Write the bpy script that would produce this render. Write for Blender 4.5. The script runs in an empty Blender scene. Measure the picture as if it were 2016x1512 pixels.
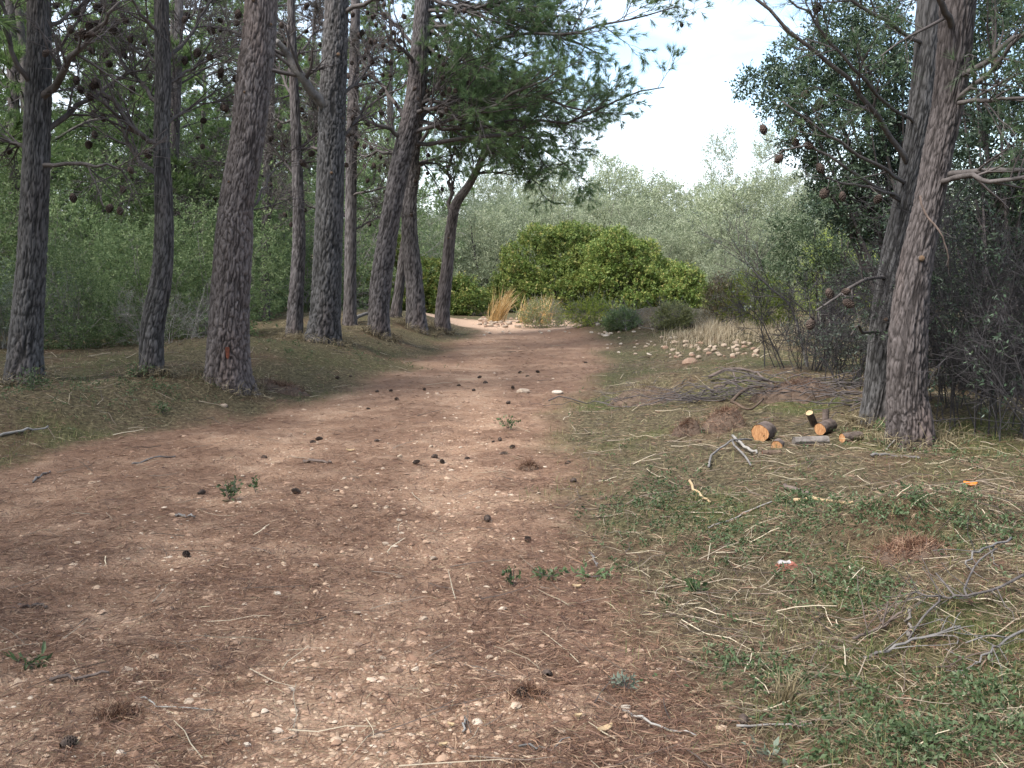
import bpy, math
import numpy as np
from mathutils import Vector

# ------------------------------------------------------------------ camera, sky, sun, exposure
SC = bpy.context.scene
COL = SC.collection
CAM_H, PITCH, FOC = 1.5, math.radians(7.3), 2000.0      # focal length in pixels of a 2016 wide frame
cam_data = bpy.data.cameras.new('camera')
cam_data.sensor_width = 36.0
cam_data.lens = 36.0 * FOC / 2016.0
cam_data.clip_start, cam_data.clip_end = 0.05, 2000.0
cam = bpy.data.objects.new('camera', cam_data)
COL.objects.link(cam)
cam.location = (0, 0, CAM_H)
cam.rotation_euler = (math.pi / 2 - PITCH, 0, 0)
SC.camera = cam

SUN_DIR = Vector((-0.80, -0.60, 0.0)).normalized() * math.cos(math.radians(52)) + Vector((0, 0, math.sin(math.radians(52))))
world = bpy.data.worlds.new('World')
SC.world = world
world.use_nodes = True
wn, wl = world.node_tree.nodes, world.node_tree.links
wn.clear()
w_out = wn.new('ShaderNodeOutputWorld')
w_bg = wn.new('ShaderNodeBackground')
w_bg.inputs['Strength'].default_value = 0.14
w_sky = wn.new('ShaderNodeTexSky')
w_sky.sky_type = 'NISHITA'
w_sky.sun_disc = False
w_sky.sun_elevation = math.radians(52)
w_sky.sun_rotation = math.atan2(SUN_DIR.x, SUN_DIR.y)
w_sky.altitude = 50
w_tc = wn.new('ShaderNodeTexCoord')
w_map = wn.new('ShaderNodeMapping')
w_map.inputs['Scale'].default_value = (1.0, 1.0, 3.6)
w_map.inputs['Location'].default_value = (0.35, 0.1, 0.32)
w_noise = wn.new('ShaderNodeTexNoise')
w_noise.inputs['Scale'].default_value = 1.6
w_noise.inputs['Detail'].default_value = 6.0
w_noise.inputs['Roughness'].default_value = 0.55
w_ramp = wn.new('ShaderNodeValToRGB')
w_ramp.color_ramp.elements[0].position = 0.42
w_ramp.color_ramp.elements[1].position = 0.66
w_mix = wn.new('ShaderNodeMix')
w_mix.data_type = 'RGBA'
CLOUD = 6.4
w_mix.inputs['B'].default_value = (CLOUD * 0.90, CLOUD * 0.98, CLOUD * 1.09, 1)
wl.new(w_tc.outputs['Generated'], w_map.inputs['Vector'])
wl.new(w_map.outputs['Vector'], w_noise.inputs['Vector'])
wl.new(w_noise.outputs['Fac'], w_ramp.inputs['Fac'])
wl.new(w_ramp.outputs['Color'], w_mix.inputs['Factor'])
wl.new(w_sky.outputs['Color'], w_mix.inputs['A'])
wl.new(w_mix.outputs['Result'], w_bg.inputs['Color'])
wl.new(w_bg.outputs['Background'], w_out.inputs['Surface'])

sun_data = bpy.data.lights.new('sun', 'SUN')
sun_data.energy = 3.6
sun_data.angle = math.radians(26)
sun_data.color = (1.0, 0.98, 0.95)
sun = bpy.data.objects.new('sun', sun_data)
COL.objects.link(sun)
sun.location = (20, 10, 25)
sun.rotation_euler = SUN_DIR.to_track_quat('Z', 'Y').to_euler()

SC.view_settings.view_transform = 'Standard'
SC.view_settings.look = 'None'
SC.view_settings.gamma = 1.0
SC.view_settings.exposure = 1.33
SC.render.engine = 'CYCLES'
SC.cycles.max_bounces = 4
SC.cycles.diffuse_bounces = 3
SC.cycles.glossy_bounces = 2
SC.cycles.transmission_bounces = 4
SC.cycles.use_denoising = True

# ------------------------------------------------------------------ small maths helpers
UP = np.array([0, math.sin(PITCH), math.cos(PITCH)])
FWD = np.array([0, math.cos(PITCH), -math.sin(PITCH)])
def at(px, py, Y):
    """World point seen at a photo pixel, at depth Y metres in front of the camera."""
    d = np.array([1, 0, 0]) * ((px - 1008) / FOC) + UP * ((756 - py) / FOC) + FWD
    return d * (Y / d[1]) + np.array([0, 0, CAM_H])

def unit(v):
    return v / np.maximum(np.linalg.norm(v, axis=-1, keepdims=True), 1e-9)
def smooth(a, b, x):
    t = np.clip((x - a) / (b - a), 0, 1)
    return t * t * (3 - 2 * t)
def hash2(ix, iy, seed):
    h = (ix.astype(np.int64) * 374761393 + iy.astype(np.int64) * 668265263 + seed * 974634777) & 0xFFFFFFFF
    h = ((h ^ (h >> 13)) * 1274126177) & 0xFFFFFFFF
    h = ((h ^ (h >> 16)) * 2246822519) & 0xFFFFFFFF
    return ((h ^ (h >> 15)) & 0xFFFFFF) / float(0xFFFFFF)
def vnoise(x, y, seed=0):
    x, y = np.broadcast_arrays(np.asarray(x, float), np.asarray(y, float))
    ix, iy = np.floor(x).astype(np.int64), np.floor(y).astype(np.int64)
    fx, fy = x - ix, y - iy
    fx, fy = fx * fx * (3 - 2 * fx), fy * fy * (3 - 2 * fy)
    a, b = hash2(ix, iy, seed), hash2(ix + 1, iy, seed)
    c, d = hash2(ix, iy + 1, seed), hash2(ix + 1, iy + 1, seed)
    return (a * (1 - fx) + b * fx) * (1 - fy) + (c * (1 - fx) + d * fx) * fy
def fbm(x, y, seed=0, octaves=4):
    s, amp, tot = 0.0, 1.0, 0.0
    for o in range(octaves):
        s = s + amp * vnoise(x * 2 ** o + 17.3 * o, y * 2 ** o - 9.1 * o, seed + o)
        tot += amp
        amp *= 0.5
    return s / tot

# ------------------------------------------------------------------ mesh helpers
def mesh_from(name, verts, faces, mat=None, attrs=None, smooth_shade=False):
    """faces: one (M,k) array or a list of such arrays; attrs: {name: (per-vertex floats)}."""
    verts = np.ascontiguousarray(verts, dtype=np.float32)
    if not isinstance(faces, (list, tuple)):
        faces = [faces]
    faces = [np.asarray(f, dtype=np.int32) for f in faces if len(f)]
    me = bpy.data.meshes.new(name)
    me.vertices.add(len(verts))
    me.vertices.foreach_set('co', verts.ravel())
    loops = np.concatenate([f.ravel() for f in faces])
    counts = np.concatenate([np.full(len(f), f.shape[1], np.int32) for f in faces])
    starts = np.concatenate([[0], np.cumsum(counts)[:-1]]).astype(np.int32)
    me.loops.add(len(loops))
    me.loops.foreach_set('vertex_index', loops)
    me.polygons.add(len(counts))
    me.polygons.foreach_set('loop_start', starts)
    if smooth_shade:
        me.polygons.foreach_set('use_smooth', np.ones(len(counts), bool))
    else:
        me.polygons.foreach_set('use_smooth', np.zeros(len(counts), bool))
    for k, v in (attrs or {}).items():
        a = me.attributes.new(k, 'FLOAT', 'POINT')
        a.data.foreach_set('value', np.ascontiguousarray(v, dtype=np.float32))
    if mat:
        me.materials.append(mat)
    me.update(calc_edges=True)
    return me
def link(name, me, parent=None, loc=None):
    o = bpy.data.objects.new(name, me)
    COL.objects.link(o)
    if parent is not None:
        o.parent = parent
    if loc is not None:
        o.location = loc
    return o
def tag(o, label, cat, group=None, kind=None):
    o['label'] = label
    o['category'] = cat
    if group:
        o['group'] = group
    if kind:
        o['kind'] = kind
    return o
def thing(name, loc, label, cat, group=None):
    o = bpy.data.objects.new(name, None)
    COL.objects.link(o)
    o.empty_display_size = 0.2
    o.location = [float(c) for c in loc]
    return tag(o, label, cat, group)
def copy_thing(root, loc, rz=0.0, scale=1.0, label=None, group=None):
    r = root.copy()
    COL.objects.link(r)
    r.location = [float(c) for c in loc]
    r.rotation_euler = (0, 0, rz)
    r.scale = (scale,) * 3 if np.isscalar(scale) else scale
    if label:
        r['label'] = label
    if group:
        r['group'] = group
    for ch in list(root.children):
        c = ch.copy()
        COL.objects.link(c)
        c.parent = r
        for g in list(ch.children):
            d = g.copy()
            COL.objects.link(d)
            d.parent = c
    return r

def tubes(pts, rad, sides=6, cap=False):
    """pts (P,n,3), rad (P,n) -> verts, quads of P tapered tubes."""
    pts = np.asarray(pts, float)
    rad = np.asarray(rad, float)
    if pts.ndim == 2:
        pts, rad = pts[None], rad[None]
    P, n, _ = pts.shape
    tan = np.empty_like(pts)
    tan[:, 1:-1] = pts[:, 2:] - pts[:, :-2]
    tan[:, 0] = pts[:, 1] - pts[:, 0]
    tan[:, -1] = pts[:, -1] - pts[:, -2]
    tan = unit(tan)
    ref = np.where(np.abs(tan[:, :1, 2:3]) < 0.8, np.array([0, 0, 1.0]), np.array([1.0, 0, 0]))
    a = unit(np.cross(tan, ref))
    b = np.cross(tan, a)
    th = np.arange(sides) / sides * 2 * math.pi
    ring = a[:, :, None] * np.cos(th)[None, None, :, None] + b[:, :, None] * np.sin(th)[None, None, :, None]
    v = pts[:, :, None] + ring * rad[:, :, None, None]
    idx = np.arange(P * n * sides).reshape(P, n, sides)
    nx = np.roll(idx, -1, axis=2)
    q = np.stack([idx[:, :-1], nx[:, :-1], nx[:, 1:], idx[:, 1:]], -1).reshape(-1, 4)
    faces = [q]
    if cap:
        faces.append(idx[:, -1].reshape(-1, sides))
        faces.append(idx[:, 0, ::-1].reshape(-1, sides))
    return v.reshape(-1, 3), faces

def catmull(ctrl, n):
    """Resample (m,k) control rows to n rows, smooth."""
    c = np.asarray(ctrl, float)
    m = len(c)
    t = np.linspace(0, m - 1, n)
    i = np.clip(np.floor(t).astype(int), 0, m - 2)
    f = (t - i)[:, None]
    p0, p1, p2, p3 = c[np.maximum(i - 1, 0)], c[i], c[i + 1], c[np.minimum(i + 2, m - 1)]
    return 0.5 * (2 * p1 + (p2 - p0) * f + (2 * p0 - 5 * p1 + 4 * p2 - p3) * f ** 2 + (3 * p1 - p0 - 3 * p2 + p3) * f ** 3)

def perp_rand(t, rng):
    r = rng.normal(size=t.shape)
    r -= t * (r * t).sum(-1, keepdims=True)
    return unit(r)

def spawn(par, parr, k, t0, t1, length, ang, up=0.0, n=5, rng=None, wig=0.08, rmul=0.5, bend=0.0, rmin=0.002, flat=0.0):
    """k children for each parent polyline. Returns pts (P*k,n,3), rad."""
    P, m, _ = par.shape
    t = rng.uniform(t0, t1, (P, k))
    f = t * (m - 1)
    i = np.clip(f.astype(int), 0, m - 2)
    w = (f - i)[..., None]
    rows = np.arange(P)[:, None]
    a, b = par[rows, i], par[rows, i + 1]
    base = a * (1 - w) + b * w
    tan = unit(b - a)
    r = parr[rows, i] * (1 - w[..., 0]) + parr[rows, i + 1] * w[..., 0]
    A = rng.normal(ang, 0.22, (P, k))[..., None]
    pr = perp_rand(tan, rng)
    if flat:
        pr[..., 2] *= (1 - flat)
        pr = unit(pr)
    d = unit(np.cos(A) * tan + np.sin(A) * pr + np.array([0, 0, up]))
    L = (length * rng.uniform(0.55, 1.15, (P, k)) * (1.15 - 0.6 * t))[..., None, None]
    s = np.linspace(0, 1, n)[None, None, :, None]
    wob = np.cumsum(rng.normal(0, wig, (P, k, n, 3)), axis=2) / math.sqrt(n)
    wob -= wob[:, :, :1]
    pts = base[:, :, None] + L * (d[:, :, None] * s + wob * s + np.array([0, 0, bend]) * s * s)
    rad = np.maximum(np.minimum(r * rmul, 0.02 * 10)[..., None] * np.linspace(1, 0.35, n)[None, None], rmin)
    return pts.reshape(P * k, n, 3), rad.reshape(P * k, n)

def needle_tufts(base, axis, K, length, width, spread, rng):
    """Tufts of thin single-triangle needles. Returns verts, tris, rnd."""
    T = len(base)
    ax = np.repeat(axis[:, None], K, 1)
    d = unit(ax + perp_rand(ax, rng) * np.tan(rng.uniform(spread * 0.35, spread, (T, K, 1))))
    side = unit(np.cross(d, rng.normal(size=d.shape))) * width * 0.5
    L = length * rng.uniform(0.7, 1.15, (T, K, 1))
    b = base[:, None] + ax * rng.uniform(-0.3, 0.3, (T, K, 1)) * length * 0.5
    v = np.stack([b - side, b + side, b + d * L], 2).reshape(-1, 3)
    tri = np.arange(T * K * 3).reshape(-1, 3)
    rnd = np.repeat(rng.uniform(0, 1, T), K * 3) * 0.7 + np.repeat(rng.uniform(0, 1, T * K), 3) * 0.3
    return v, tri, rnd

def twig_needles(tw, per, K, length, width, spread, rng, t0=0.25):
    P, n, _ = tw.shape
    t = rng.uniform(t0, 1.0, (P, per))
    f = t * (n - 1)
    i = np.clip(f.astype(int), 0, n - 2)
    w = (f - i)[..., None]
    rows = np.arange(P)[:, None]
    a, b = tw[rows, i], tw[rows, i + 1]
    return needle_tufts((a * (1 - w) + b * w).reshape(-1, 3), unit(b - a).reshape(-1, 3), K, length, width, spread, rng)

def leaves(pos, dirs, per, leaf_len, leaf_w, sprig_len, rng, droop=0.0, splay=0.9, far=False):
    """Sprigs of folded diamond leaves along short shoots. Returns verts, quads, rnd."""
    S = len(pos)
    dd = np.repeat(dirs[:, None], per, 1)
    t = rng.uniform(0.0, 1.0, (S, per, 1))
    b = pos[:, None] + dd * sprig_len * t + rng.normal(0, sprig_len * 0.10, (S, per, 3))
    ld = unit(dd * 0.7 + perp_rand(dd, rng) * splay + np.array([0, 0, -droop]))
    nrm = unit(np.cross(ld, rng.normal(size=ld.shape)) + np.array([0, 0, 0.35]))
    sd = unit(np.cross(ld, nrm))
    L = leaf_len * rng.uniform(0.6, 1.2, (S, per, 1))
    W = leaf_w * rng.uniform(0.7, 1.2, (S, per, 1))
    if far:                                                          # far off: one triangle a leaf
        m = b + ld * L * 0.25
        v = np.stack([m + sd * W * 0.62, b + ld * L, m - sd * W * 0.62], 2).reshape(-1, 3)
        rnd = np.repeat(rng.uniform(0, 1, S), per * 3) * 0.65 + np.repeat(rng.uniform(0, 1, S * per), 3) * 0.35
        return v, np.arange(S * per * 3).reshape(-1, 3), rnd
    mid = b + ld * L * 0.45 + nrm * L * 0.06
    v = np.stack([b, mid + sd * W * 0.5, b + ld * L, mid - sd * W * 0.5], 2).reshape(-1, 3)
    q = np.arange(S * per * 4).reshape(-1, 4)
    rnd = np.repeat(rng.uniform(0, 1, S), per * 4) * 0.65 + np.repeat(rng.uniform(0, 1, S * per), 4) * 0.35
    return v, q, rnd

def lobe_points(lobes, n, rng, inner=0.25, bump=0.22, up=0.35, zmin=0.0):
    """Shoot bases and directions over a cluster of ellipsoid lobes (cx,cy,cz,rx,ry,rz)."""
    lobes = np.asarray(lobes, float)
    area = (lobes[:, 3] * lobes[:, 4] + lobes[:, 4] * lobes[:, 5] + lobes[:, 3] * lobes[:, 5])
    k = rng.choice(len(lobes), int(n * 1.8), p=area / area.sum())
    u = unit(rng.normal(size=(len(k), 3)))
    lat, lon = np.arccos(np.clip(u[:, 2], -1, 1)) * 2.2, np.arctan2(u[:, 1], u[:, 0]) * 2.0
    b = 1 + bump * (fbm(lat + k * 7.7, lon + k * 3.1, 5, 3) - 0.5) * 2
    r = np.where(rng.uniform(size=len(k)) < inner, rng.uniform(0.45, 0.9, len(k)), rng.uniform(0.88, 1.06, len(k))) * b
    p = lobes[k, :3] + u * lobes[k, 3:] * r[:, None]
    keep = p[:, 2] > zmin
    for j, l in enumerate(lobes):
        q = (p - l[:3]) / l[3:]
        keep &= ~(((q * q).sum(1) < 0.55) & (k != j))
    p, u = p[keep][:n], u[keep][:n]
    d = unit(u + rng.normal(0, 0.45, u.shape) + np.array([0, 0, up]))
    return p, d

def join(parts):
    """parts: list of (verts, faces or list of faces, attr) -> one verts, faces list, attr."""
    vs, fs, at_, off = [], {}, [], 0
    for v, f, r in parts:
        vs.append(v)
        for g in (f if isinstance(f, list) else [f]):
            if len(g):
                fs.setdefault(g.shape[1], []).append(g + off)
        at_.append(np.broadcast_to(np.asarray(r, float), (len(v),)))
        off += len(v)
    return np.concatenate(vs), [np.concatenate(g) for g in fs.values()], np.concatenate(at_)

# ------------------------------------------------------------------ materials
def new_mat(name):
    m = bpy.data.materials.new(name)
    m.use_nodes = True
    nt = m.node_tree
    nt.nodes.clear()
    out = nt.nodes.new('ShaderNodeOutputMaterial')
    return m, nt, out
def ramp(nt, stops):
    r = nt.nodes.new('ShaderNodeValToRGB')
    e = r.color_ramp.elements
    while len(e) < len(stops):
        e.new(0.5)
    for el, (p, c) in zip(e, stops):
        el.position = p
        el.color = (*c, 1)
    return r
def leaf_mat(name, stops, trans=0.35, rough=0.55, spec=0.25):
    """Foliage: colour picked from leaf to leaf by the rnd attribute, partly translucent."""
    m, nt, out = new_mat(name)
    a = nt.nodes.new('ShaderNodeAttribute')
    a.attribute_name = 'rnd'
    r = ramp(nt, stops)
    oi = nt.nodes.new('ShaderNodeObjectInfo')
    hs = nt.nodes.new('ShaderNodeHueSaturation')
    mr = nt.nodes.new('ShaderNodeMapRange')
    mr.inputs['To Min'].default_value = 0.8
    mr.inputs['To Max'].default_value = 1.2
    p = nt.nodes.new('ShaderNodeBsdfPrincipled')
    p.inputs['Roughness'].default_value = rough
    p.inputs['Specular IOR Level'].default_value = spec
    t = nt.nodes.new('ShaderNodeBsdfTranslucent')
    mx = nt.nodes.new('ShaderNodeMixShader')
    mx.inputs[0].default_value = trans
    l = nt.links.new
    l(a.outputs['Fac'], r.inputs['Fac'])
    l(oi.outputs['Random'], mr.inputs['Value'])
    l(mr.outputs['Result'], hs.inputs['Value'])
    l(r.outputs['Color'], hs.inputs['Color'])
    l(hs.outputs['Color'], p.inputs['Base Color'])
    l(hs.outputs['Color'], t.inputs['Color'])
    l(p.outputs[0], mx.inputs[1])
    l(t.outputs[0], mx.inputs[2])
    l(mx.outputs[0], out.inputs['Surface'])
    return m
def noise_mat(name, stops, scale=8.0, detail=6.0, rough=0.85, bump=0.3, stretch=(1, 1, 1), bscale=None, spec=0.2, coord='Object', bdist=0.01):
    m, nt, out = new_mat(name)
    tc = nt.nodes.new('ShaderNodeTexCoord')
    mp = nt.nodes.new('ShaderNodeMapping')
    mp.inputs['Scale'].default_value = stretch
    n = nt.nodes.new('ShaderNodeTexNoise')
    n.inputs['Scale'].default_value = scale
    n.inputs['Detail'].default_value = detail
    n.inputs['Roughness'].default_value = 0.65
    r = ramp(nt, stops)
    n2 = nt.nodes.new('ShaderNodeTexNoise')
    n2.inputs['Scale'].default_value = bscale or scale * 4
    n2.inputs['Detail'].default_value = 4
    bp = nt.nodes.new('ShaderNodeBump')
    bp.inputs['Strength'].default_value = bump
    bp.inputs['Distance'].default_value = bdist
    p = nt.nodes.new('ShaderNodeBsdfPrincipled')
    p.inputs['Roughness'].default_value = rough
    p.inputs['Specular IOR Level'].default_value = spec
    l = nt.links.new
    l(tc.outputs[coord], mp.inputs['Vector'])
    l(mp.outputs['Vector'], n.inputs['Vector'])
    l(mp.outputs['Vector'], n2.inputs['Vector'])
    l(n.outputs['Fac'], r.inputs['Fac'])
    l(r.outputs['Color'], p.inputs['Base Color'])
    l(n2.outputs['Fac'], bp.inputs['Height'])
    l(bp.outputs['Normal'], p.inputs['Normal'])
    l(p.outputs[0], out.inputs['Surface'])
    return m
def bark_mat(name, plate, plate2, furrow, red=None):
    """Plated pine bark: plates and furrows follow the modelled relief (attribute bark)."""
    m, nt, out = new_mat(name)
    l = nt.links.new
    tc = nt.nodes.new('ShaderNodeTexCoord')
    mp = nt.nodes.new('ShaderNodeMapping')
    mp.inputs['Scale'].default_value = (1, 1, 0.3)
    n = nt.nodes.new('ShaderNodeTexNoise')
    n.inputs['Scale'].default_value = 9
    n.inputs['Detail'].default_value = 8
    n.inputs['Roughness'].default_value = 0.7
    r = ramp(nt, [(0.3, plate2), (0.55, plate), (0.8, tuple(min(1, c * 1.35) for c in plate))])
    a = nt.nodes.new('ShaderNodeAttribute')
    a.attribute_name = 'bark'
    mx = nt.nodes.new('ShaderNodeMix')
    mx.data_type = 'RGBA'
    mx.inputs['B'].default_value = (*furrow, 1)
    n3 = nt.nodes.new('ShaderNodeTexNoise')
    n3.inputs['Scale'].default_value = 2.2
    n3.inputs['Detail'].default_value = 3
    r3 = ramp(nt, [(0.52, (0, 0, 0)), (0.68, (1, 1, 1))])
    mx2 = nt.nodes.new('ShaderNodeMix')
    mx2.data_type = 'RGBA'
    mx2.inputs['B'].default_value = (*(red or plate), 1)
    ml = nt.nodes.new('ShaderNodeMath')
    ml.operation = 'MULTIPLY'
    ml.inputs[1].default_value = 0.6
    n2 = nt.nodes.new('ShaderNodeTexNoise')
    n2.inputs['Scale'].default_value = 55
    n2.inputs['Detail'].default_value = 5
    bp = nt.nodes.new('ShaderNodeBump')
    bp.inputs['Strength'].default_value = 0.7
    bp.inputs['Distance'].default_value = 0.008
    p = nt.nodes.new('ShaderNodeBsdfPrincipled')
    p.inputs['Roughness'].default_value = 0.9
    p.inputs['Specular IOR Level'].default_value = 0.15
    l(tc.outputs['Object'], mp.inputs['Vector'])
    for q in (n, n2, n3):
        l(mp.outputs['Vector'], q.inputs['Vector'])
    l(n.outputs['Fac'], r.inputs['Fac'])
    l(n3.outputs['Fac'], r3.inputs['Fac'])
    l(r3.outputs['Color'], ml.inputs[0])
    l(ml.outputs[0], mx2.inputs['Factor'])
    l(r.outputs['Color'], mx2.inputs['A'])
    l(mx2.outputs['Result'], mx.inputs['A'])
    l(a.outputs['Fac'], mx.inputs['Factor'])
    l(mx.outputs['Result'], p.inputs['Base Color'])
    l(n2.outputs['Fac'], bp.inputs['Height'])
    l(bp.outputs['Normal'], p.inputs['Normal'])
    l(p.outputs[0], out.inputs['Surface'])
    return m

M = {}
M['bark_dark'] = bark_mat('bark_dark', (0.125, 0.118, 0.115), (0.075, 0.070, 0.068), (0.012, 0.011, 0.010), (0.12, 0.095, 0.088))
M['bark_mid'] = bark_mat('bark_mid', (0.175, 0.155, 0.150), (0.105, 0.091, 0.088), (0.016, 0.013, 0.012), (0.16, 0.115, 0.10))
M['bark_red'] = bark_mat('bark_red', (0.180, 0.155, 0.147), (0.112, 0.092, 0.086), (0.024, 0.019, 0.017), (0.185, 0.13, 0.11))
M['bark_brown'] = bark_mat('bark_brown', (0.120, 0.102, 0.097), (0.074, 0.061, 0.057), (0.015, 0.012, 0.011), (0.13, 0.088, 0.073))
M['limb'] = noise_mat('limb_bark', [(0.3, (0.05, 0.042, 0.038)), (0.7, (0.13, 0.112, 0.104))], 14, stretch=(1, 1, 0.4), bump=0.6)
M['limb_grey'] = noise_mat('limb_grey', [(0.3, (0.085, 0.076, 0.07)), (0.7, (0.20, 0.182, 0.168))], 14, bump=0.5)
M['twig'] = noise_mat('twig_bark', [(0.3, (0.055, 0.045, 0.042)), (0.7, (0.12, 0.102, 0.096))], 6, bump=0.0)
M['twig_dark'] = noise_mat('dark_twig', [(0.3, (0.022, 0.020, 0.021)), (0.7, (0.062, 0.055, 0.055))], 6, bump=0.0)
M['twig_pale'] = noise_mat('twig_pale', [(0.3, (0.15, 0.135, 0.12)), (0.7, (0.31, 0.285, 0.255))], 6, bump=0.0)
M['needle'] = leaf_mat('pine_needle', [(0.0, (0.045, 0.075, 0.035)), (0.6, (0.075, 0.125, 0.05)), (1.0, (0.13, 0.17, 0.075))], 0.25)
M['needle_bright'] = leaf_mat('pine_needle_bright', [(0.0, (0.08, 0.13, 0.05)), (0.6, (0.16, 0.235, 0.08)), (1.0, (0.27, 0.33, 0.13))], 0.45)
M['needle_mid'] = leaf_mat('pine_needle_mid', [(0.0, (0.085, 0.14, 0.062)), (0.6, (0.155, 0.235, 0.10)), (1.0, (0.24, 0.30, 0.14))], 0.5)
M['limb_red'] = noise_mat('broken_limb', [(0.3, (0.06, 0.045, 0.038)), (0.7, (0.15, 0.11, 0.09))], 14, bump=0.5)
M['needle_grey'] = leaf_mat('pine_needle_dead', [(0.0, (0.07, 0.062, 0.055)), (0.7, (0.12, 0.105, 0.092)), (1.0, (0.16, 0.15, 0.12))], 0.15)
M['leaf_dark'] = leaf_mat('oak_leaf', [(0.0, (0.035, 0.055, 0.035)), (0.7, (0.06, 0.09, 0.05)), (1.0, (0.11, 0.14, 0.085))], 0.2, 0.4, 0.4)
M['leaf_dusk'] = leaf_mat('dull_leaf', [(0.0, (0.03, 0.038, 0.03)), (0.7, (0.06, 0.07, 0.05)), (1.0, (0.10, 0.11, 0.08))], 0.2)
M['leaf_oak'] = leaf_mat('oak_bush_leaf', [(0.0, (0.05, 0.075, 0.04)), (0.6, (0.095, 0.13, 0.065)), (1.0, (0.17, 0.21, 0.11))], 0.3)
M['leaf_mastic'] = leaf_mat('mastic_leaf', [(0.0, (0.065, 0.105, 0.024)), (0.45, (0.145, 0.205, 0.048)), (0.75, (0.26, 0.285, 0.075)), (1.0, (0.38, 0.30, 0.11))], 0.35)
M['leaf_olive'] = leaf_mat('olive_leaf', [(0.0, (0.12, 0.145, 0.08)), (0.6, (0.28, 0.31, 0.185)), (1.0, (0.50, 0.495, 0.36))], 0.35)
M['leaf_bank'] = leaf_mat('shrub_leaf', [(0.0, (0.075, 0.115, 0.05)), (0.6, (0.165, 0.225, 0.095)), (1.0, (0.32, 0.365, 0.18))], 0.4)
M['leaf_grey'] = leaf_mat('grey_shrub_leaf', [(0.0, (0.09, 0.115, 0.085)), (0.6, (0.16, 0.19, 0.14)), (1.0, (0.25, 0.28, 0.22))], 0.35)
M['leaf_sage'] = leaf_mat('sage_leaf', [(0.0, (0.14, 0.15, 0.06)), (0.6, (0.25, 0.26, 0.11)), (1.0, (0.38, 0.36, 0.18))], 0.35)
M['leaf_yellow'] = leaf_mat('yellow_shrub_leaf', [(0.0, (0.12, 0.16, 0.03)), (0.6, (0.23, 0.28, 0.05)), (1.0, (0.42, 0.40, 0.09))], 0.4)
M['leaf_clip'] = leaf_mat('clipping_leaf', [(0.0, (0.045, 0.07, 0.03)), (0.6, (0.085, 0.125, 0.05)), (1.0, (0.18, 0.21, 0.12))], 0.3)
M['grass'] = leaf_mat('grass_blade', [(0.0, (0.07, 0.10, 0.03)), (0.45, (0.12, 0.15, 0.05)), (0.75, (0.26, 0.22, 0.10)), (1.0, (0.42, 0.34, 0.19))], 0.35)
M['straw'] = leaf_mat('dry_straw', [(0.0, (0.07, 0.052, 0.03)), (0.5, (0.175, 0.137, 0.076)), (0.85, (0.30, 0.24, 0.14)), (1.0, (0.45, 0.375, 0.245))], 0.2)
M['pale_grass'] = leaf_mat('pale_grass', [(0.0, (0.30, 0.23, 0.14)), (0.6, (0.48, 0.39, 0.26)), (1.0, (0.62, 0.53, 0.39))], 0.4)
M['golden'] = leaf_mat('golden_grass', [(0.0, (0.40, 0.25, 0.09)), (0.6, (0.58, 0.40, 0.18)), (1.0, (0.70, 0.55, 0.32))], 0.4)
M['litter'] = leaf_mat('needle_litter', [(0.0, (0.048, 0.024, 0.016)), (0.55, (0.135, 0.068, 0.042)), (0.85, (0.235, 0.138, 0.086)), (1.0, (0.34, 0.235, 0.155))], 0.1)
M['cone'] = noise_mat('pine_cone_scale', [(0.3, (0.032, 0.024, 0.02)), (0.7, (0.10, 0.07, 0.055))], 30, bump=0.2)
M['stone'] = noise_mat('limestone', [(0.25, (0.24, 0.17, 0.115)), (0.6, (0.36, 0.28, 0.21)), (0.85, (0.46, 0.39, 0.32))], 9, bump=0.4, coord='Object')
M['stone_red'] = noise_mat('red_stone', [(0.3, (0.22, 0.135, 0.09)), (0.7, (0.34, 0.23, 0.165))], 10, bump=0.5)
M['stone_pale'] = noise_mat('pale_stone', [(0.3, (0.36, 0.29, 0.22)), (0.7, (0.52, 0.45, 0.37))], 10, bump=0.4)
M['wood_cut'] = noise_mat('fresh_cut_wood', [(0.3, (0.20, 0.09, 0.04)), (0.5, (0.36, 0.18, 0.08)), (0.7, (0.48, 0.28, 0.14))], 40, bump=0.5, stretch=(3, 1, 0.6))
M['wood_chip'] = noise_mat('wood_chip', [(0.3, (0.28, 0.19, 0.10)), (0.7, (0.42, 0.31, 0.185))], 20, bump=0.2)
M['log_bark'] = noise_mat('log_bark', [(0.3, (0.05, 0.038, 0.032)), (0.7, (0.16, 0.12, 0.10))], 10, bump=0.8, bscale=40)
M['log_grey'] = noise_mat('weathered_log', [(0.3, (0.06, 0.05, 0.043)), (0.65, (0.19, 0.165, 0.145))], 12, bump=0.8, bscale=40)
M['clod'] = noise_mat('brown_clod', [(0.3, (0.05, 0.034, 0.025)), (0.7, (0.13, 0.088, 0.062))], 14, bump=0.8)
M['orange'] = noise_mat('orange_peel', [(0.3, (0.60, 0.15, 0.015)), (0.7, (0.72, 0.24, 0.03))], 30, bump=0.2)
M['red_tin'] = noise_mat('red_paper', [(0.35, (0.22, 0.075, 0.05)), (0.7, (0.30, 0.13, 0.095))], 30, bump=0.2, rough=0.5)
M['white_paper'] = noise_mat('white_paper', [(0.3, (0.25, 0.23, 0.215)), (0.7, (0.38, 0.35, 0.33))], 20, bump=0.2)
M['stub_face'] = noise_mat('old_cut_face', [(0.3, (0.06, 0.04, 0.026)), (0.7, (0.17, 0.105, 0.062))], 40, bump=0.5)
M['wound'] = noise_mat('red_bark_wound', [(0.35, (0.08, 0.03, 0.02)), (0.7, (0.22, 0.07, 0.038))], 30, bump=0.4)
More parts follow.
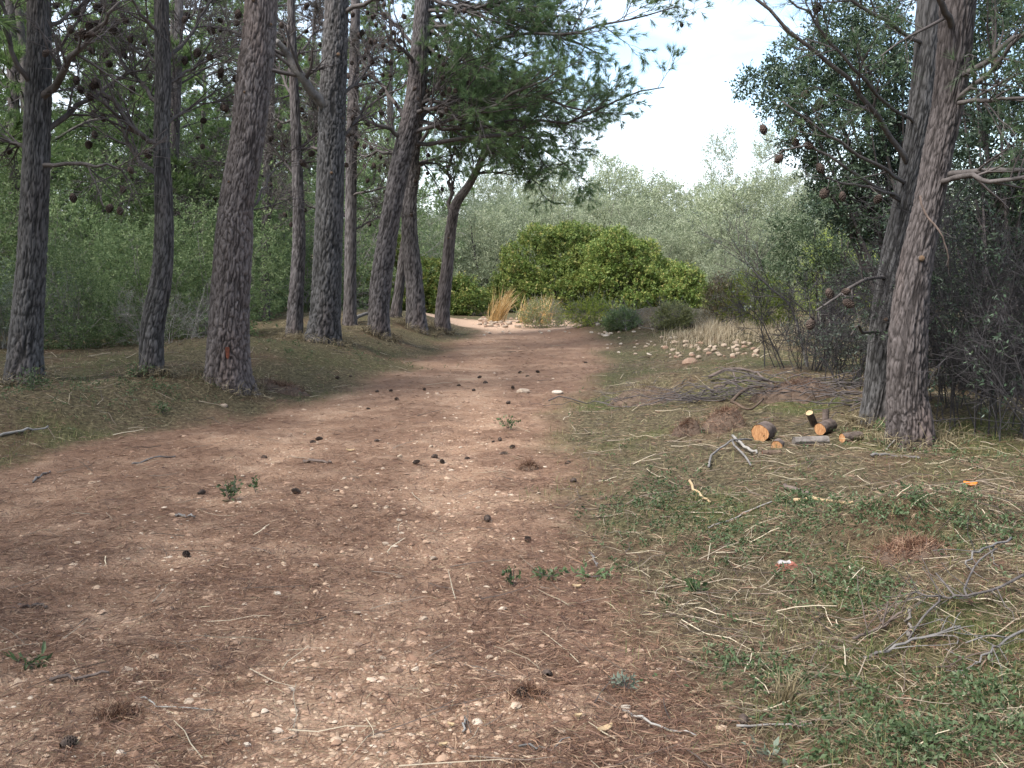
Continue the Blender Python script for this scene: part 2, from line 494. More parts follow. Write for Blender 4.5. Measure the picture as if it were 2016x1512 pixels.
# ------------------------------------------------------------------ terrain
PY = [-40, 2.0, 3.75, 6, 8, 10, 12, 13.6, 17, 20, 23.0, 24]
PL = [-5.5, -5.2, -5.0, -4.5, -3.3, -2.25, -1.65, -1.35, -1.05, -0.75, -0.9, -0.9]
PR = [0.95, 0.95, 0.70, 0.42, 0.38, 0.50, 1.0, 1.35, 1.5, 1.45, 1.35, 1.3]
def path_mask(x, y):
    """1 on the trodden path, 0 on the verges, soft and ragged between."""
    wob = (fbm(x * 1.3, y * 0.9, 41, 3) - 0.5) * 0.9
    L, R = np.interp(y, PY, PL) + wob, np.interp(y, PY, PR) + wob * 0.7
    m = smooth(-0.25, 0.3, x - L) * smooth(-0.3, 0.35, R - x) * smooth(23.6, 23.0, y)
    w2 = (fbm(x * 0.8, y * 0.8, 43, 3) - 0.5) * 0.8
    cross = smooth(20.6, 21.2, y + w2 * 0.5) * smooth(23.6, 23.0, y + w2 * 0.4) * smooth(1.6, 1.1, x + w2 * 0.5) * smooth(-3.2, -1.6, x)
    return np.maximum(m, cross)
def bank(x, y):
    L, R = np.interp(y, PY, PL), np.interp(y, PY, PR)
    return np.maximum(L - x, 0), np.maximum(x - R, 0)
def height(x, y):
    x, y = np.asarray(x, float), np.asarray(y, float)
    dl, dr = bank(x, y)
    near = smooth(26, 21, y)
    h = 0.30 * smooth(0.0, 1.3, dl) * near * smooth(4, 9, y)
    h = h + 0.16 * smooth(0.1, 1.8, dr) * near
    h = h + 0.14 * np.exp(-((x + 3.6) ** 2 + (y - 12.9) ** 2) / 0.9)               # mound round the big trunk
    h = h + 0.16 * np.exp(-((x + 2.9) ** 2 / 2.0 + (y - 19.4) ** 2 / 3.0))
    h = h + 0.42 * np.exp(-((x - 2.8) ** 2 / 2.4 + (y - 19.0) ** 2 / 2.2))           # grassy mound beyond the bend
    h = h + 0.14 * np.exp(-((x - 3.9) ** 2 / 1.2 + (y - 16.2) ** 2 / 0.5))           # rubble bank
    h = h + 0.16 * np.exp(-((x - 1.9) ** 2 / 1.0 + (y - 10.6) ** 2 / 0.2))
    h = h + 0.12 * np.exp(-((x - 2.1) ** 2 / 0.3 + (y - 5.1) ** 2 / 0.08))
    h = h + 0.15 * np.exp(-((x - 3.5) ** 2 / 0.6 + (y - 8.6) ** 2 / 0.6))
    h = h + 0.045 * np.clip(y - 27, 0, 200) * smooth(27, 45, y)
    h = h + 0.10 * (fbm(x * 0.35, y * 0.35, 3, 3) - 0.5)
    far = 1.0 / (1 + np.maximum(y, 0) / 30)
    g = 1 - 0.55 * path_mask(x, y)
    h = h + g * far * (0.10 * (fbm(x * 1.7, y * 1.7, 7, 3) - 0.5) + 0.085 * (fbm(x * 6, y * 6, 9, 3) - 0.5))
    h = h + far * 0.022 * (fbm(x * 14, y * 14, 11, 2) - 0.5)
    rut = np.exp(-((x + 0.42) / 0.22) ** 2) + np.exp(-((x + 1.78) / 0.22) ** 2)
    return h - 0.025 * rut * smooth(11, 8, y)
H0 = float(height(0.0, 0.0))
_h = height
def height(x, y):
    return _h(x, y) - H0
def gp(x, y, dz=0.0):
    return np.array([x, y, float(height(x, y)) + dz])
def on_ground(px, py):
    """Where the sight line of a photo pixel meets the terrain."""
    d = at(px, py, 1.0) - np.array([0, 0, CAM_H])
    lo, hi = 1.5, 80.0
    for n in (60, 24, 24):
        t = np.geomspace(lo, hi, n)
        below = np.nonzero(CAM_H + d[2] * t < height(d[0] * t, t))[0]
        k = below[0] if len(below) else n - 1
        lo, hi = t[max(k - 1, 0)], t[k]
    return gp(d[0] * hi, hi)
def needle_mat_mask(x, y):
    """Where brown fallen needles lie thick: between and beside the wheel tracks, in drifts."""
    tr = np.exp(-((x + 0.42 + 0.10 * (y - 6) * (y < 6) * -0.6) / 0.30) ** 2) + 0.8 * np.exp(-((x + 1.78) / 0.28) ** 2)
    drift = 0.6 * fbm(x * 1.3 + 3, y * 2.6, 61, 4) + 0.4 * fbm(x * 5 + 1, y * 7, 63, 3)
    return np.clip(smooth(0.30, 0.72, drift + 0.11 - 0.20 * tr), 0, 1)
def green_mask(x, y):
    return smooth(0.44, 0.66, fbm(x * 1.1, y * 1.1, 77, 4)) * (1 - 0.65 * smooth(9, 15, y)) * (1 - 0.45 * smooth(-1.0, -2.0, x))

def build_ground():
    ys = np.concatenate([np.linspace(-40, 1.2, 12)[:-1], np.geomspace(1.2, 60, 320), np.linspace(60, 420, 16)[1:]])
    us = np.linspace(-1, 1, 310)
    outer = np.array([1.12, 1.3, 1.6, 2.1, 3, 5])
    us = np.concatenate([-outer[::-1], us, outer])
    w = np.where(ys < 1.2, 8 + (1.2 - ys) * 0.6, 5.0 + 0.75 * np.clip(ys - 1.2, 0, 400))
    w = np.where(ys < 1.2, 5.0 + (1.2 - ys) * 0.8, w)
    X = us[None, :] * w[:, None]
    Y = np.repeat(ys[:, None], len(us), 1)
    Z = height(X, Y)
    v = np.stack([X, Y, Z], -1)
    ny, nx = X.shape
    idx = np.arange(ny * nx).reshape(ny, nx)
    q = np.stack([idx[:-1, :-1], idx[:-1, 1:], idx[1:, 1:], idx[1:, :-1]], -1)
    pm = path_mask(X, Y)
    attrs = {'path': pm.ravel(), 'mat': needle_mat_mask(X, Y).ravel(), 'green': green_mask(X, Y).ravel(),
             'road': (smooth(19.0, 21.0, Y) * pm).ravel()}
    dzx = np.gradient(Z, axis=1) / np.maximum(np.gradient(X, axis=1), 1e-6)
    dzy = np.gradient(Z, axis=0) / np.maximum(np.gradient(Y, axis=0), 1e-6)
    nrm = unit(np.stack([-dzx, -dzy, np.ones_like(Z)], -1)).reshape(-1, 3)
    pf = (pm[:-1, :-1] + pm[1:, 1:]) * 0.5 > 0.5
    for name, sel, label, cat in (('dirt_path', pf, 'reddish stony dirt path strewn with pine needles and cones', 'path'),
                                  ('ground', ~pf, 'grassy verges and woodland floor on both sides of the path', 'ground')):
        f = q[sel]
        used, inv = np.unique(f.ravel(), return_inverse=True)
        me = mesh_from(name, v.reshape(-1, 3)[used], inv.reshape(-1, 4), M['ground'], {k: a[used] for k, a in attrs.items()}, True)
        me.normals_split_custom_set_from_vertices(nrm[used].tolist())
        tag(link(name, me), label, cat, kind='structure')

def ground_material():
    m, nt, out = new_mat('ground_soil')
    l = nt.links.new
    N = nt.nodes.new
    tc = N('ShaderNodeTexCoord')
    def noise(scale, detail=6, rough=0.6, stretch=None):
        n = N('ShaderNodeTexNoise')
        n.inputs['Scale'].default_value = scale
        n.inputs['Detail'].default_value = detail
        n.inputs['Roughness'].default_value = rough
        if stretch:
            mp = N('ShaderNodeMapping')
            mp.inputs['Scale'].default_value = stretch
            l(tc.outputs['Object'], mp.inputs['Vector'])
            l(mp.outputs['Vector'], n.inputs['Vector'])
        else:
            l(tc.outputs['Object'], n.inputs['Vector'])
        return n.outputs['Fac']
    def attr(k):
        a = N('ShaderNodeAttribute')
        a.attribute_name = k
        return a.outputs['Fac']
    def col(fac, stops):
        r = ramp(nt, stops)
        l(fac, r.inputs['Fac'])
        return r.outputs['Color']
    def mix(f, a, b):
        x = N('ShaderNodeMix')
        x.data_type = 'RGBA'
        for key, val in (('Factor', f), ('A', a), ('B', b)):
            if isinstance(val, (float, tuple)):
                x.inputs[key].default_value = val if isinstance(val, float) else (*val, 1)
            else:
                l(val, x.inputs[key])
        return x.outputs['Result']
    def mul(a, b):
        x = N('ShaderNodeMath')
        x.operation = 'MULTIPLY'
        for i, val in enumerate((a, b)):
            if isinstance(val, float):
                x.inputs[i].default_value = val
            else:
                l(val, x.inputs[i])
        return x.outputs[0]
    earth = col(noise(3.5, 8, 0.7), [(0.28, (0.245, 0.130, 0.078)), (0.5, (0.36, 0.215, 0.137)), (0.70, (0.49, 0.335, 0.23))])
    mott = col(noise(11, 7, 0.7, (1, 1.6, 1)), [(0.40, (0, 0, 0)), (0.62, (1, 1, 1))])
    earth = mix(mul(mott, 0.5), earth, (0.19, 0.108, 0.07))
    grit = col(noise(70, 3, 0.6), [(0.42, (0, 0, 0)), (0.62, (1, 1, 1))])
    earth = mix(mul(grit, 0.45), earth, (0.50, 0.36, 0.245))
    litter = col(noise(40, 5, 0.75, (1, 1.8, 1)), [(0.3, (0.075, 0.040, 0.028)), (0.55, (0.165, 0.092, 0.062)), (0.75, (0.27, 0.17, 0.115))])
    path = mix(mul(attr('mat'), 0.64), earth, litter)
    path = mix(mul(attr('road'), 0.8), path, (0.56, 0.38, 0.26))
    dry = col(noise(30, 6, 0.75), [(0.34, (0.028, 0.022, 0.014)), (0.53, (0.115, 0.092, 0.053)), (0.72, (0.26, 0.21, 0.12))])
    green = col(noise(26, 6, 0.75), [(0.34, (0.024, 0.03, 0.011)), (0.55, (0.09, 0.102, 0.034)), (0.75, (0.21, 0.20, 0.085))])
    verge = mix(mul(attr('green'), 0.85), dry, green)
    verge = mix(mul(col(noise(1.1, 4, 0.6), [(0.52, (0, 0, 0)), (0.66, (1, 1, 1))]), 0.45), verge, litter)
    base = mix(attr('path'), verge, path)
    p = N('ShaderNodeBsdfPrincipled')
    p.inputs['Roughness'].default_value = 0.95
    p.inputs['Specular IOR Level'].default_value = 0.1
    b1 = N('ShaderNodeBump')
    b1.inputs['Strength'].default_value = 1.0
    b1.inputs['Distance'].default_value = 0.03
    l(noise(45, 6, 0.75), b1.inputs['Height'])
    l(base, p.inputs['Base Color'])
    l(b1.outputs['Normal'], p.inputs['Normal'])
    l(p.outputs[0], out.inputs['Surface'])
    return m
M['ground'] = ground_material()
build_ground()

# ------------------------------------------------------------------ loose cover on the ground
def scatter(n, rng, y0, y1, power=1.0, half=0.62, pad=2.2):
    """Random ground spots, thinning out with distance from where the path is entered."""
    u = rng.uniform(size=n)
    if power == 1.0:
        y = y0 * (y1 / y0) ** u
    else:
        e = 1 - power
        y = (y0 ** e + u * (y1 ** e - y0 ** e)) ** (1 / e)
    x = rng.uniform(-1, 1, n) * (y * half + pad)
    return x, y

def lying_strands(x, y, length, width, rng, lift=0.008, tilt=0.12, zoff=0.0):
    n = len(x)
    z = height(x, y) + rng.uniform(0, lift, n) + zoff
    a = rng.uniform(0, 2 * math.pi, n)
    d = np.stack([np.cos(a), np.sin(a), rng.normal(0, tilt, n)], 1)
    L = (length * rng.uniform(0.5, 1.2, n))[:, None]
    e = np.stack([x, y, z], 1) + d * L
    e[:, 2] = np.maximum(e[:, 2], height(e[:, 0], e[:, 1]) + 0.002)
    s = np.stack([-np.sin(a), np.cos(a), rng.normal(0, 0.5, n)], 1) * (width * (0.6 + 0.07 * y))[:, None]
    b = np.stack([x, y, z + 0.002], 1)
    mid = (b + e) * 0.5 + np.stack([rng.normal(0, 0.09, n), rng.normal(0, 0.09, n), np.abs(rng.normal(0, 0.04, n))], 1) * L
    v = np.stack([b, mid + s * 0.55, e, mid - s * 0.55], 1).reshape(-1, 3)
    return v, np.arange(n * 4).reshape(-1, 4), np.repeat(rng.uniform(0, 1, n), 4)

def blades(x, y, hgt, width, rng, lean=0.5):
    n = len(x)
    b = np.stack([x, y, height(x, y) - 0.005], 1)
    a = rng.uniform(0, 2 * math.pi, n)
    ln = np.abs(rng.normal(0, lean, n))
    d = np.stack([np.cos(a) * ln, np.sin(a) * ln, np.ones(n)], 1)
    h = (hgt * rng.uniform(0.4, 1.25, n))[:, None]
    s = np.stack([-np.sin(a), np.cos(a), np.zeros(n)], 1) * (width * (0.6 + 0.07 * y))[:, None] * 0.5
    mid = b + unit(d) * h * 0.55
    d2 = unit(d + np.stack([np.cos(a) * ln * 1.5, np.sin(a) * ln * 1.5, -0.3 * ln], 1))
    tip = mid + d2 * h * 0.55
    v = np.stack([b - s, b + s, mid + s * 0.8, tip, mid - s * 0.8], 1).reshape(-1, 3)
    i = np.arange(n)[:, None] * 5
    return v, [i + np.array([[0, 1, 2, 4]]), i + np.array([[4, 2, 3]])], np.repeat(rng.uniform(0, 1, n), 5)

def stuff(name, v, f, r, mat, label, cat):
    o = link(name, mesh_from(name, v, f, M[mat], {'rnd': r}))
    return tag(o, label, cat, kind='stuff')

def ground_cover():
    rng = np.random.default_rng(11)
    # fallen pine needles
    x, y = scatter(165000, rng, 2.6, 18, 1.6, 0.62, 1.2)
    pm = path_mask(x, y)
    keep = rng.uniform(size=len(x)) < np.where(pm > 0.5, 0.16 + 0.84 * needle_mat_mask(x, y), 0.40)
    x, y = x[keep], y[keep]
    v, f, r = lying_strands(x, y, 0.095, 0.0031, rng, 0.014)
    stuff('fallen_needles', v, f, r, 'litter', 'brown fallen pine needles drifted over the path and its edges', 'pine needles')
    # dry straw on the verges
    x, y = scatter(170000, rng, 2.6, 24, 1.85, 0.62, 1.3)
    pm = path_mask(x, y)
    keep = rng.uniform(size=len(x)) < (1 - pm) * (0.95 - 0.45 * green_mask(x, y)) + 0.045
    x, y = x[keep], y[keep]
    v, f, r = lying_strands(x, y, 0.085, 0.0019, rng, 0.022, 0.25)
    stuff('dry_straw', v, f, r, 'straw', 'cut dry grass straw lying over the verges', 'straw')
    # short living grass in patches
    x, y = scatter(190000, rng, 2.6, 30, 1.5, 0.62, 1.5)
    pm = path_mask(x, y)
    cl = smooth(0.42, 0.62, fbm(x * 5, y * 5, 91, 2))
    keep = rng.uniform(size=len(x)) < (1 - pm) * (0.10 + 0.9 * green_mask(x, y)) * (0.15 + 0.85 * cl)
    x, y = x[keep], y[keep]
    v, f, r = blades(x, y, 0.055 + 0.03 * vnoise(x * 2, y * 2, 5), 0.003, rng, 0.7)
    stuff('grass', v, f, r * 0.85, 'grass', 'short patchy grass growing on the verges', 'grass')
    # gravel: small rounded stones pressed in the path
    x, y = scatter(46000, rng, 2.6, 24, 1.35, 0.4, 1.2)
    tr = np.exp(-((x + 0.42) / 0.45) ** 2) + 0.7 * np.exp(-((x + 1.78) / 0.45) ** 2)
    pm = path_mask(x, y)
    keep = rng.uniform(size=len(x)) < pm * (0.25 + 0.75 * tr + 0.3 * smooth(19, 21, y)) * (1 - 0.75 * needle_mat_mask(x, y)) * (0.3 + 0.9 * fbm(x * 2.2, y * 2.2, 31, 2))
    x, y = x[keep], y[keep]
    n = len(x)
    base = np.array([[1, 0, 0], [0.5, 0.87, 0], [-0.5, 0.87, 0], [-1, 0, 0], [-0.5, -0.87, 0], [0.5, -0.87, 0],
                     [0.45, 0.25, 0.5], [-0.4, 0.35, 0.55], [-0.05, -0.45, 0.5]], float)
    tris = np.array([[0, 1, 6], [1, 2, 7], [1, 7, 6], [2, 3, 7], [3, 4, 8], [3, 8, 7], [4, 5, 8], [5, 0, 6], [5, 6, 8], [6, 7, 8]])
    s = np.exp(rng.normal(math.log(0.0078), 0.42, n)).clip(0.004, 0.024) * (0.8 + 0.035 * y)
    P = base[None] * (1 + rng.normal(0, 0.16, (n, 9, 3)))
    P *= np.stack([s * rng.uniform(0.9, 1.6, n), s * rng.uniform(0.7, 1.1, n), s * rng.uniform(0.6, 1.1, n)], 1)[:, None]
    a = rng.uniform(0, 2 * math.pi, n)
    ca, sa = np.cos(a)[:, None], np.sin(a)[:, None]
    P = np.stack([P[..., 0] * ca - P[..., 1] * sa, P[..., 0] * sa + P[..., 1] * ca, P[..., 2]], -1)
    P += np.stack([x, y, height(x, y) + s * 0.05], 1)[:, None]
    # tiny grit between the stones
    gx, gy = scatter(60000, rng, 2.6, 13, 1.8, 0.5, 1.2)
    keep = rng.uniform(size=len(gx)) < path_mask(gx, gy) * (0.35 + 0.65 * (1 - needle_mat_mask(gx, gy))) * (0.2 + 1.1 * fbm(gx * 3, gy * 3, 37, 2))
    gx, gy = gx[keep], gy[keep]
    k = len(gx)
    dome = np.array([[1, 0, 0], [0, 1, 0], [-1, 0, 0], [0, -1, 0], [0.1, 0.1, 0.75]], float)
    gs = rng.uniform(0.0025, 0.0075, k)
    G = dome[None] * (1 + rng.normal(0, 0.25, (k, 5, 3))) * (gs[:, None] * np.stack([rng.uniform(0.8, 1.5, k), rng.uniform(0.7, 1.1, k)], 1)).repeat([1, 2], axis=1)[:, None]
    G += np.stack([gx, gy, height(gx, gy)], 1)[:, None]
    gt = np.array([[0, 1, 4], [1, 2, 4], [2, 3, 4], [3, 0, 4]])
    P = np.concatenate([P.reshape(-1, 3), G.reshape(-1, 3)])
    TT = np.concatenate([(np.arange(n)[:, None, None] * 9 + tris[None]).reshape(-1, 3), n * 9 + (np.arange(k)[:, None, None] * 5 + gt[None]).reshape(-1, 3)])
    RR = np.concatenate([np.repeat(rng.uniform(0, 1, n), 9), np.repeat(rng.uniform(0, 0.95, k), 5)])
    me = mesh_from('gravel', P, TT, M['gravel'], {'rnd': RR}, True)
    tag(link('gravel', me), 'small pale rounded gravel pressed into the wheel tracks of the path', 'gravel', kind='stuff')
    # short broken twigs
    x, y = scatter(5500, rng, 2.8, 22, 1.4, 0.6, 1.2)
    pm = path_mask(x, y)
    keep = rng.uniform(size=len(x)) < np.where(pm > 0.5, 0.12, 0.8)
    x, y = x[keep], y[keep]
    n = len(x)
    a = rng.uniform(0, 2 * math.pi, n)
    L = rng.uniform(0.06, 0.32, n)
    t = np.linspace(0, 1, 4)
    px = x[:, None] + np.cos(a)[:, None] * L[:, None] * t + np.cumsum(rng.normal(0, 0.008, (n, 4)), 1)
    py = y[:, None] + np.sin(a)[:, None] * L[:, None] * t + np.cumsum(rng.normal(0, 0.008, (n, 4)), 1)
    pz = height(px, py) + 0.012 + np.abs(rng.normal(0, 0.02, (n, 1))) * t
    rad = (rng.uniform(0.0012, 0.0035, n) * (0.8 + 0.04 * y))[:, None] * np.linspace(1, 0.5, 4)
    v, f = tubes(np.stack([px, py, pz], -1), rad, 3)
    stuff('twig_litter', v, f, np.repeat(rng.uniform(0, 1, n), 12), 'twig_bits', 'small broken twigs scattered over the verges', 'twigs')
    # green leafy clippings
    cx, cy, cs = [], [], []
    spots = [(1450, 1060, 150, 45), (1260, 1010, 90, 40), (1750, 1010, 130, 40), (1900, 1040, 110, 50), (1600, 1000, 90, 30), (1330, 960, 60, 30),
             (1700, 1180, 90, 25), (1850, 1470, 160, 40), (1700, 1430, 120, 40), (1960, 1380, 90, 60), (1500, 1330, 70, 30), (60, 770, 70, 20),
             (200, 760, 80, 25), (330, 770, 60, 20), (420, 745, 50, 15), (740, 710, 80, 12), (560, 690, 60, 12), (1900, 900, 100, 20), (1640, 1150, 60, 20), (1720, 870, 40, 15)]
    for px_, py_, wx, wy in spots:
        k = int(90 * (wx / 100) * (wy / 40) + 15)
        g, gx, gy = on_ground(px_, py_), on_ground(px_ + wx, py_), on_ground(px_, py_ + wy)
        cx.extend(g[0] + rng.normal(0, 0.8, k) * (gx[0] - g[0]))
        cy.extend(g[1] + rng.normal(0, 0.8, k) * (g[1] - gy[1]))
    x2, y2 = scatter(800, rng, 2.8, 16, 1.3, 0.6, 1.0)
    keep = path_mask(x2, y2) < 0.4
    cx, cy = np.concatenate([cx, x2[keep]]), np.concatenate([cy, y2[keep]])
    n = len(cx)
    pos = np.stack([cx, cy, height(cx, cy) + rng.uniform(0.003, 0.03, n)], 1)
    a = rng.uniform(0, 2 * math.pi, n)
    d = unit(np.stack([np.cos(a), np.sin(a), rng.uniform(-0.05, 0.35, n)], 1))
    v, f, r = leaves(pos, d, 9, 0.025, 0.011, 0.10, rng, 0.0, 0.8)
    stuff('leafy_clippings', v, f, r, 'leaf_clip', 'green leafy clippings scattered over the verges', 'clippings')

def rnd_mat(name, stops, rough=0.85, bump=0.3):
    m, nt, out = new_mat(name)
    a = nt.nodes.new('ShaderNodeAttribute')
    a.attribute_name = 'rnd'
    r = ramp(nt, stops)
    tc = nt.nodes.new('ShaderNodeTexCoord')
    n = nt.nodes.new('ShaderNodeTexNoise')
    n.inputs['Scale'].default_value = 90
    bp = nt.nodes.new('ShaderNodeBump')
    bp.inputs['Strength'].default_value = bump
    bp.inputs['Distance'].default_value = 0.004
    p = nt.nodes.new('ShaderNodeBsdfPrincipled')
    p.inputs['Roughness'].default_value = rough
    p.inputs['Specular IOR Level'].default_value = 0.2
    l = nt.links.new
    l(a.outputs['Fac'], r.inputs['Fac'])
    l(r.outputs['Color'], p.inputs['Base Color'])
    l(tc.outputs['Object'], n.inputs['Vector'])
    l(n.outputs['Fac'], bp.inputs['Height'])
    l(bp.outputs['Normal'], p.inputs['Normal'])
    l(p.outputs[0], out.inputs['Surface'])
    return m
M['gravel'] = rnd_mat('gravel_stone', [(0.0, (0.22, 0.13, 0.085)), (0.5, (0.31, 0.20, 0.135)), (0.85, (0.375, 0.265, 0.18)), (1.0, (0.45, 0.36, 0.275))])
M['twig_bits'] = rnd_mat('broken_twig', [(0.0, (0.06, 0.045, 0.038)), (0.5, (0.17, 0.13, 0.10)), (0.85, (0.34, 0.28, 0.20)), (1.0, (0.5, 0.42, 0.30))])
ground_cover()
# ------------------------------------------------------------------ pines
def worley(u, v, period, seed):
    """F1, F2 cell distances, wrapping round the trunk after `period` cells."""
    iu, iv = np.floor(u).astype(np.int64), np.floor(v).astype(np.int64)
    f1, f2 = np.full(u.shape, 9.0), np.full(u.shape, 9.0)
    for du in (-1, 0, 1):
        for dv in (-1, 0, 1):
            cu, cv = iu + du, iv + dv
            w = np.mod(cu, period)
            d = np.hypot(cu + hash2(w, cv, seed) - u, cv + hash2(w, cv, seed + 9) - v)
            f2 = np.minimum(np.maximum(f1, d), f2)
            f1 = np.minimum(f1, d)
    return f1, f2

def trunk_mesh(ctrl, rad, mat, seed, sides=96, step=0.028, relief=0.024, flare=0.35, name='trunk', cell=0.042):
    """Tapered trunk along ctrl (m,3) with radii; modelled bark plates, root flare, knots."""
    ctrl = np.asarray(ctrl, float)
    length = np.linalg.norm(np.diff(ctrl, axis=0), axis=1).sum()
    seen = 0.28 * ctrl[0, 1] + CAM_H + 0.3                                # coarser rings high in the crown
    c = catmull(np.concatenate([ctrl, np.asarray(rad)[:, None]], 1), max(40, int(length / step)))
    hi = c[:, 2] > seen
    c = np.concatenate([c[~hi], c[hi][::8]])
    n = len(c)
    p, r = c[:, :3], c[:, 3]
    s = np.concatenate([[0], np.cumsum(np.linalg.norm(np.diff(p, axis=0), axis=1))])
    tan = unit(np.gradient(p, axis=0))
    a = unit(np.cross(tan, np.array([0, 1.0, 0])))
    b = np.cross(tan, a)
    th = np.arange(sides) / sides * 2 * math.pi
    T, S = np.meshgrid(th, s)
    arc = T / (2 * math.pi) * max(6, int(round(2 * math.pi * r[n // 3] / cell)))
    period = int(round(arc[0, -1] / (1 - 1 / sides)))
    wu = 1.25 * (fbm(np.cos(T) * 2.2 + S * 2.6, np.sin(T) * 2.2 + S * 1.7, seed + 3, 3) - 0.5)
    u = arc + wu
    v = S / (cell * 3.0) + 1.3 * (fbm(np.cos(T) * 3 + 9, np.sin(T) * 3 + S * 4, seed + 5, 2) - 0.5)
    f1, f2 = worley(u, v, period, seed)
    g1, g2 = worley(u * 2 + 3.3, v * 2.1 + 0.4 * wu, period * 2, seed + 31)
    cr = np.cos(T) * period / 6.283, np.sin(T) * period / 6.283
    ridge = np.abs(fbm(cr[0] * 1.5 + S * 3.0 + wu, cr[1] * 1.5 - S * 2.6 + wu, seed + 21, 3) - 0.5)
    plate = np.minimum(0.18 + 0.82 * smooth(0.0, 0.26, f2 - f1), 0.05 + 0.95 * smooth(0.0, 0.085, ridge))
    plate = plate * (0.62 + 0.38 * smooth(0.0, 0.30, g2 - g1))
    soft = smooth(0.45, 0.95, s / length)[:, None]                        # thinner bark higher up
    depth = relief * (1 - 0.55 * soft) * np.clip(r[:, None] / 0.2, 0.35, 1.2)
    lump = 0.07 * (fbm(np.cos(T) * 1.2 + S * 0.8, np.sin(T) * 1.2 + S * 0.9, seed + 8, 3) - 0.5)
    fl = flare * np.exp(-S / 0.16) * (1 + 0.55 * np.cos(T * 5 + seed) + 0.3 * np.cos(T * 3 + 2 * seed))
    R = r[:, None] * (1 + lump + fl) + depth * (plate - 1) + 0.006 * (fbm(u * 2.3, v * 5.3, seed + 12, 2) - 0.5)
    ring = a[:, None] * np.cos(T)[..., None] + b[:, None] * np.sin(T)[..., None]
    vtx = p[:, None] + ring * R[..., None]
    idx = np.arange(n * sides).reshape(n, sides)
    nx = np.roll(idx, -1, 1)
    q = np.stack([idx[:-1], nx[:-1], nx[1:], idx[1:]], -1).reshape(-1, 4)
    bark = np.clip(1 - plate * (0.75 + 0.5 * fbm(u * 1.7, v * 1.7, seed + 14, 2)), 0, 1) * (1 - 0.35 * soft)
    return vtx.reshape(-1, 3), q, bark.ravel()

def curve(p0, p1, lift, n, rng, jit=0.03):
    """A limb from p0 to p1 arched by lift (metres)."""
    p0, p1 = np.asarray(p0, float), np.asarray(p1, float)
    t = np.linspace(0, 1, n)[:, None]
    L = np.linalg.norm(p1 - p0)
    w = np.cumsum(rng.normal(0, jit * L / math.sqrt(n), (n, 3)), 0)
    w -= w[:1] + (w[-1:] - w[:1]) * t
    return p0 * (1 - t) + p1 * t + np.array([0, 0, 1.0]) * lift * (4 * t * (1 - t)) + w

def cone_mesh():
    """Closed-to-open Aleppo pine cone: an ovoid core covered with overlapping woody scales."""
    vs, fs = [], []
    nrow, k = 7, 0
    core = [(0.0, 0.010), (0.012, 0.022), (0.035, 0.025), (0.058, 0.016), (0.075, 0.004)]
    for z, r in core:
        for j in range(8):
            vs.append((r * math.cos(j * math.pi / 4), r * math.sin(j * math.pi / 4), z))
    for i in range(len(core) - 1):
        for j in range(8):
            fs.append((i * 8 + j, i * 8 + (j + 1) % 8, (i + 1) * 8 + (j + 1) % 8, (i + 1) * 8 + j))
    for i in range(64):
        t = (i + 0.5) / 64
        z = 0.004 + t * 0.070
        r = 0.027 * math.sin(math.pi * (0.14 + 0.82 * t)) ** 0.75
        a = i * 2.39996
        w = 0.0095 * (1.05 - 0.5 * t)
        ca, sa = math.cos(a), math.sin(a)
        o = len(vs)
        for rr, zz, ww in ((r * 0.62, z - 0.006, w), (r * 1.22, z + 0.007, w * 0.8), (r * 1.12, z + 0.013, 0.0), (r * 0.8, z + 0.012, w * 0.8)):
            for sgn in (-1, 1):
                vs.append((rr * ca - sgn * ww * sa, rr * sa + sgn * ww * ca, zz))
        fs += [(o, o + 1, o + 3, o + 2), (o + 2, o + 3, o + 5, o + 4), (o + 4, o + 5, o + 7, o + 6), (o, o + 2, o + 6, o + 6)]
    fs = [tuple(dict.fromkeys(f)) for f in fs]
    me = bpy.data.meshes.new('cone')
    me.from_pydata(vs, [], fs)
    me.materials.append(M['cone'])
    me.update()
    return me
CONE = cone_mesh()

def hang_cones(root, base, pts, rng, scale=1.0):
    for p in pts:
        o = link('cone', CONE, root, p - base)
        o.rotation_euler = (rng.uniform(1.9, 3.6), rng.uniform(-0.5, 0.5), rng.uniform(0, 6.28))
        o.scale = (scale * rng.uniform(0.85, 1.2),) * 3

def stub_mesh(r, length, mat_side, mat_face):
    """Sawn-off limb: a short flared stub with a fresh cut face."""
    n = 12
    th = np.arange(n) / n * 2 * math.pi
    rows = [(-0.04, 1.5), (0.0, 1.25), (length * 0.4, 1.05), (length, 1.0), (length + 0.004, 0.86)]
    v = np.concatenate([np.stack([np.cos(th) * r * k, np.sin(th) * r * k * 0.92, np.full(n, z)], 1) for z, k in rows])
    idx = np.arange(len(rows) * n).reshape(-1, n)
    nx = np.roll(idx, -1, 1)
    q = np.stack([idx[:-1], nx[:-1], nx[1:], idx[1:]], -1).reshape(-1, 4)
    me = mesh_from('cut_stub', v, [q, idx[-1:]], M[mat_side], None, True)
    me.materials.append(M[mat_face])
    mi = np.zeros(len(me.polygons), np.int32)
    mi[-1] = 1
    mi[3 * n:4 * n] = 1
    me.polygons.foreach_set('material_index', mi)
    return me

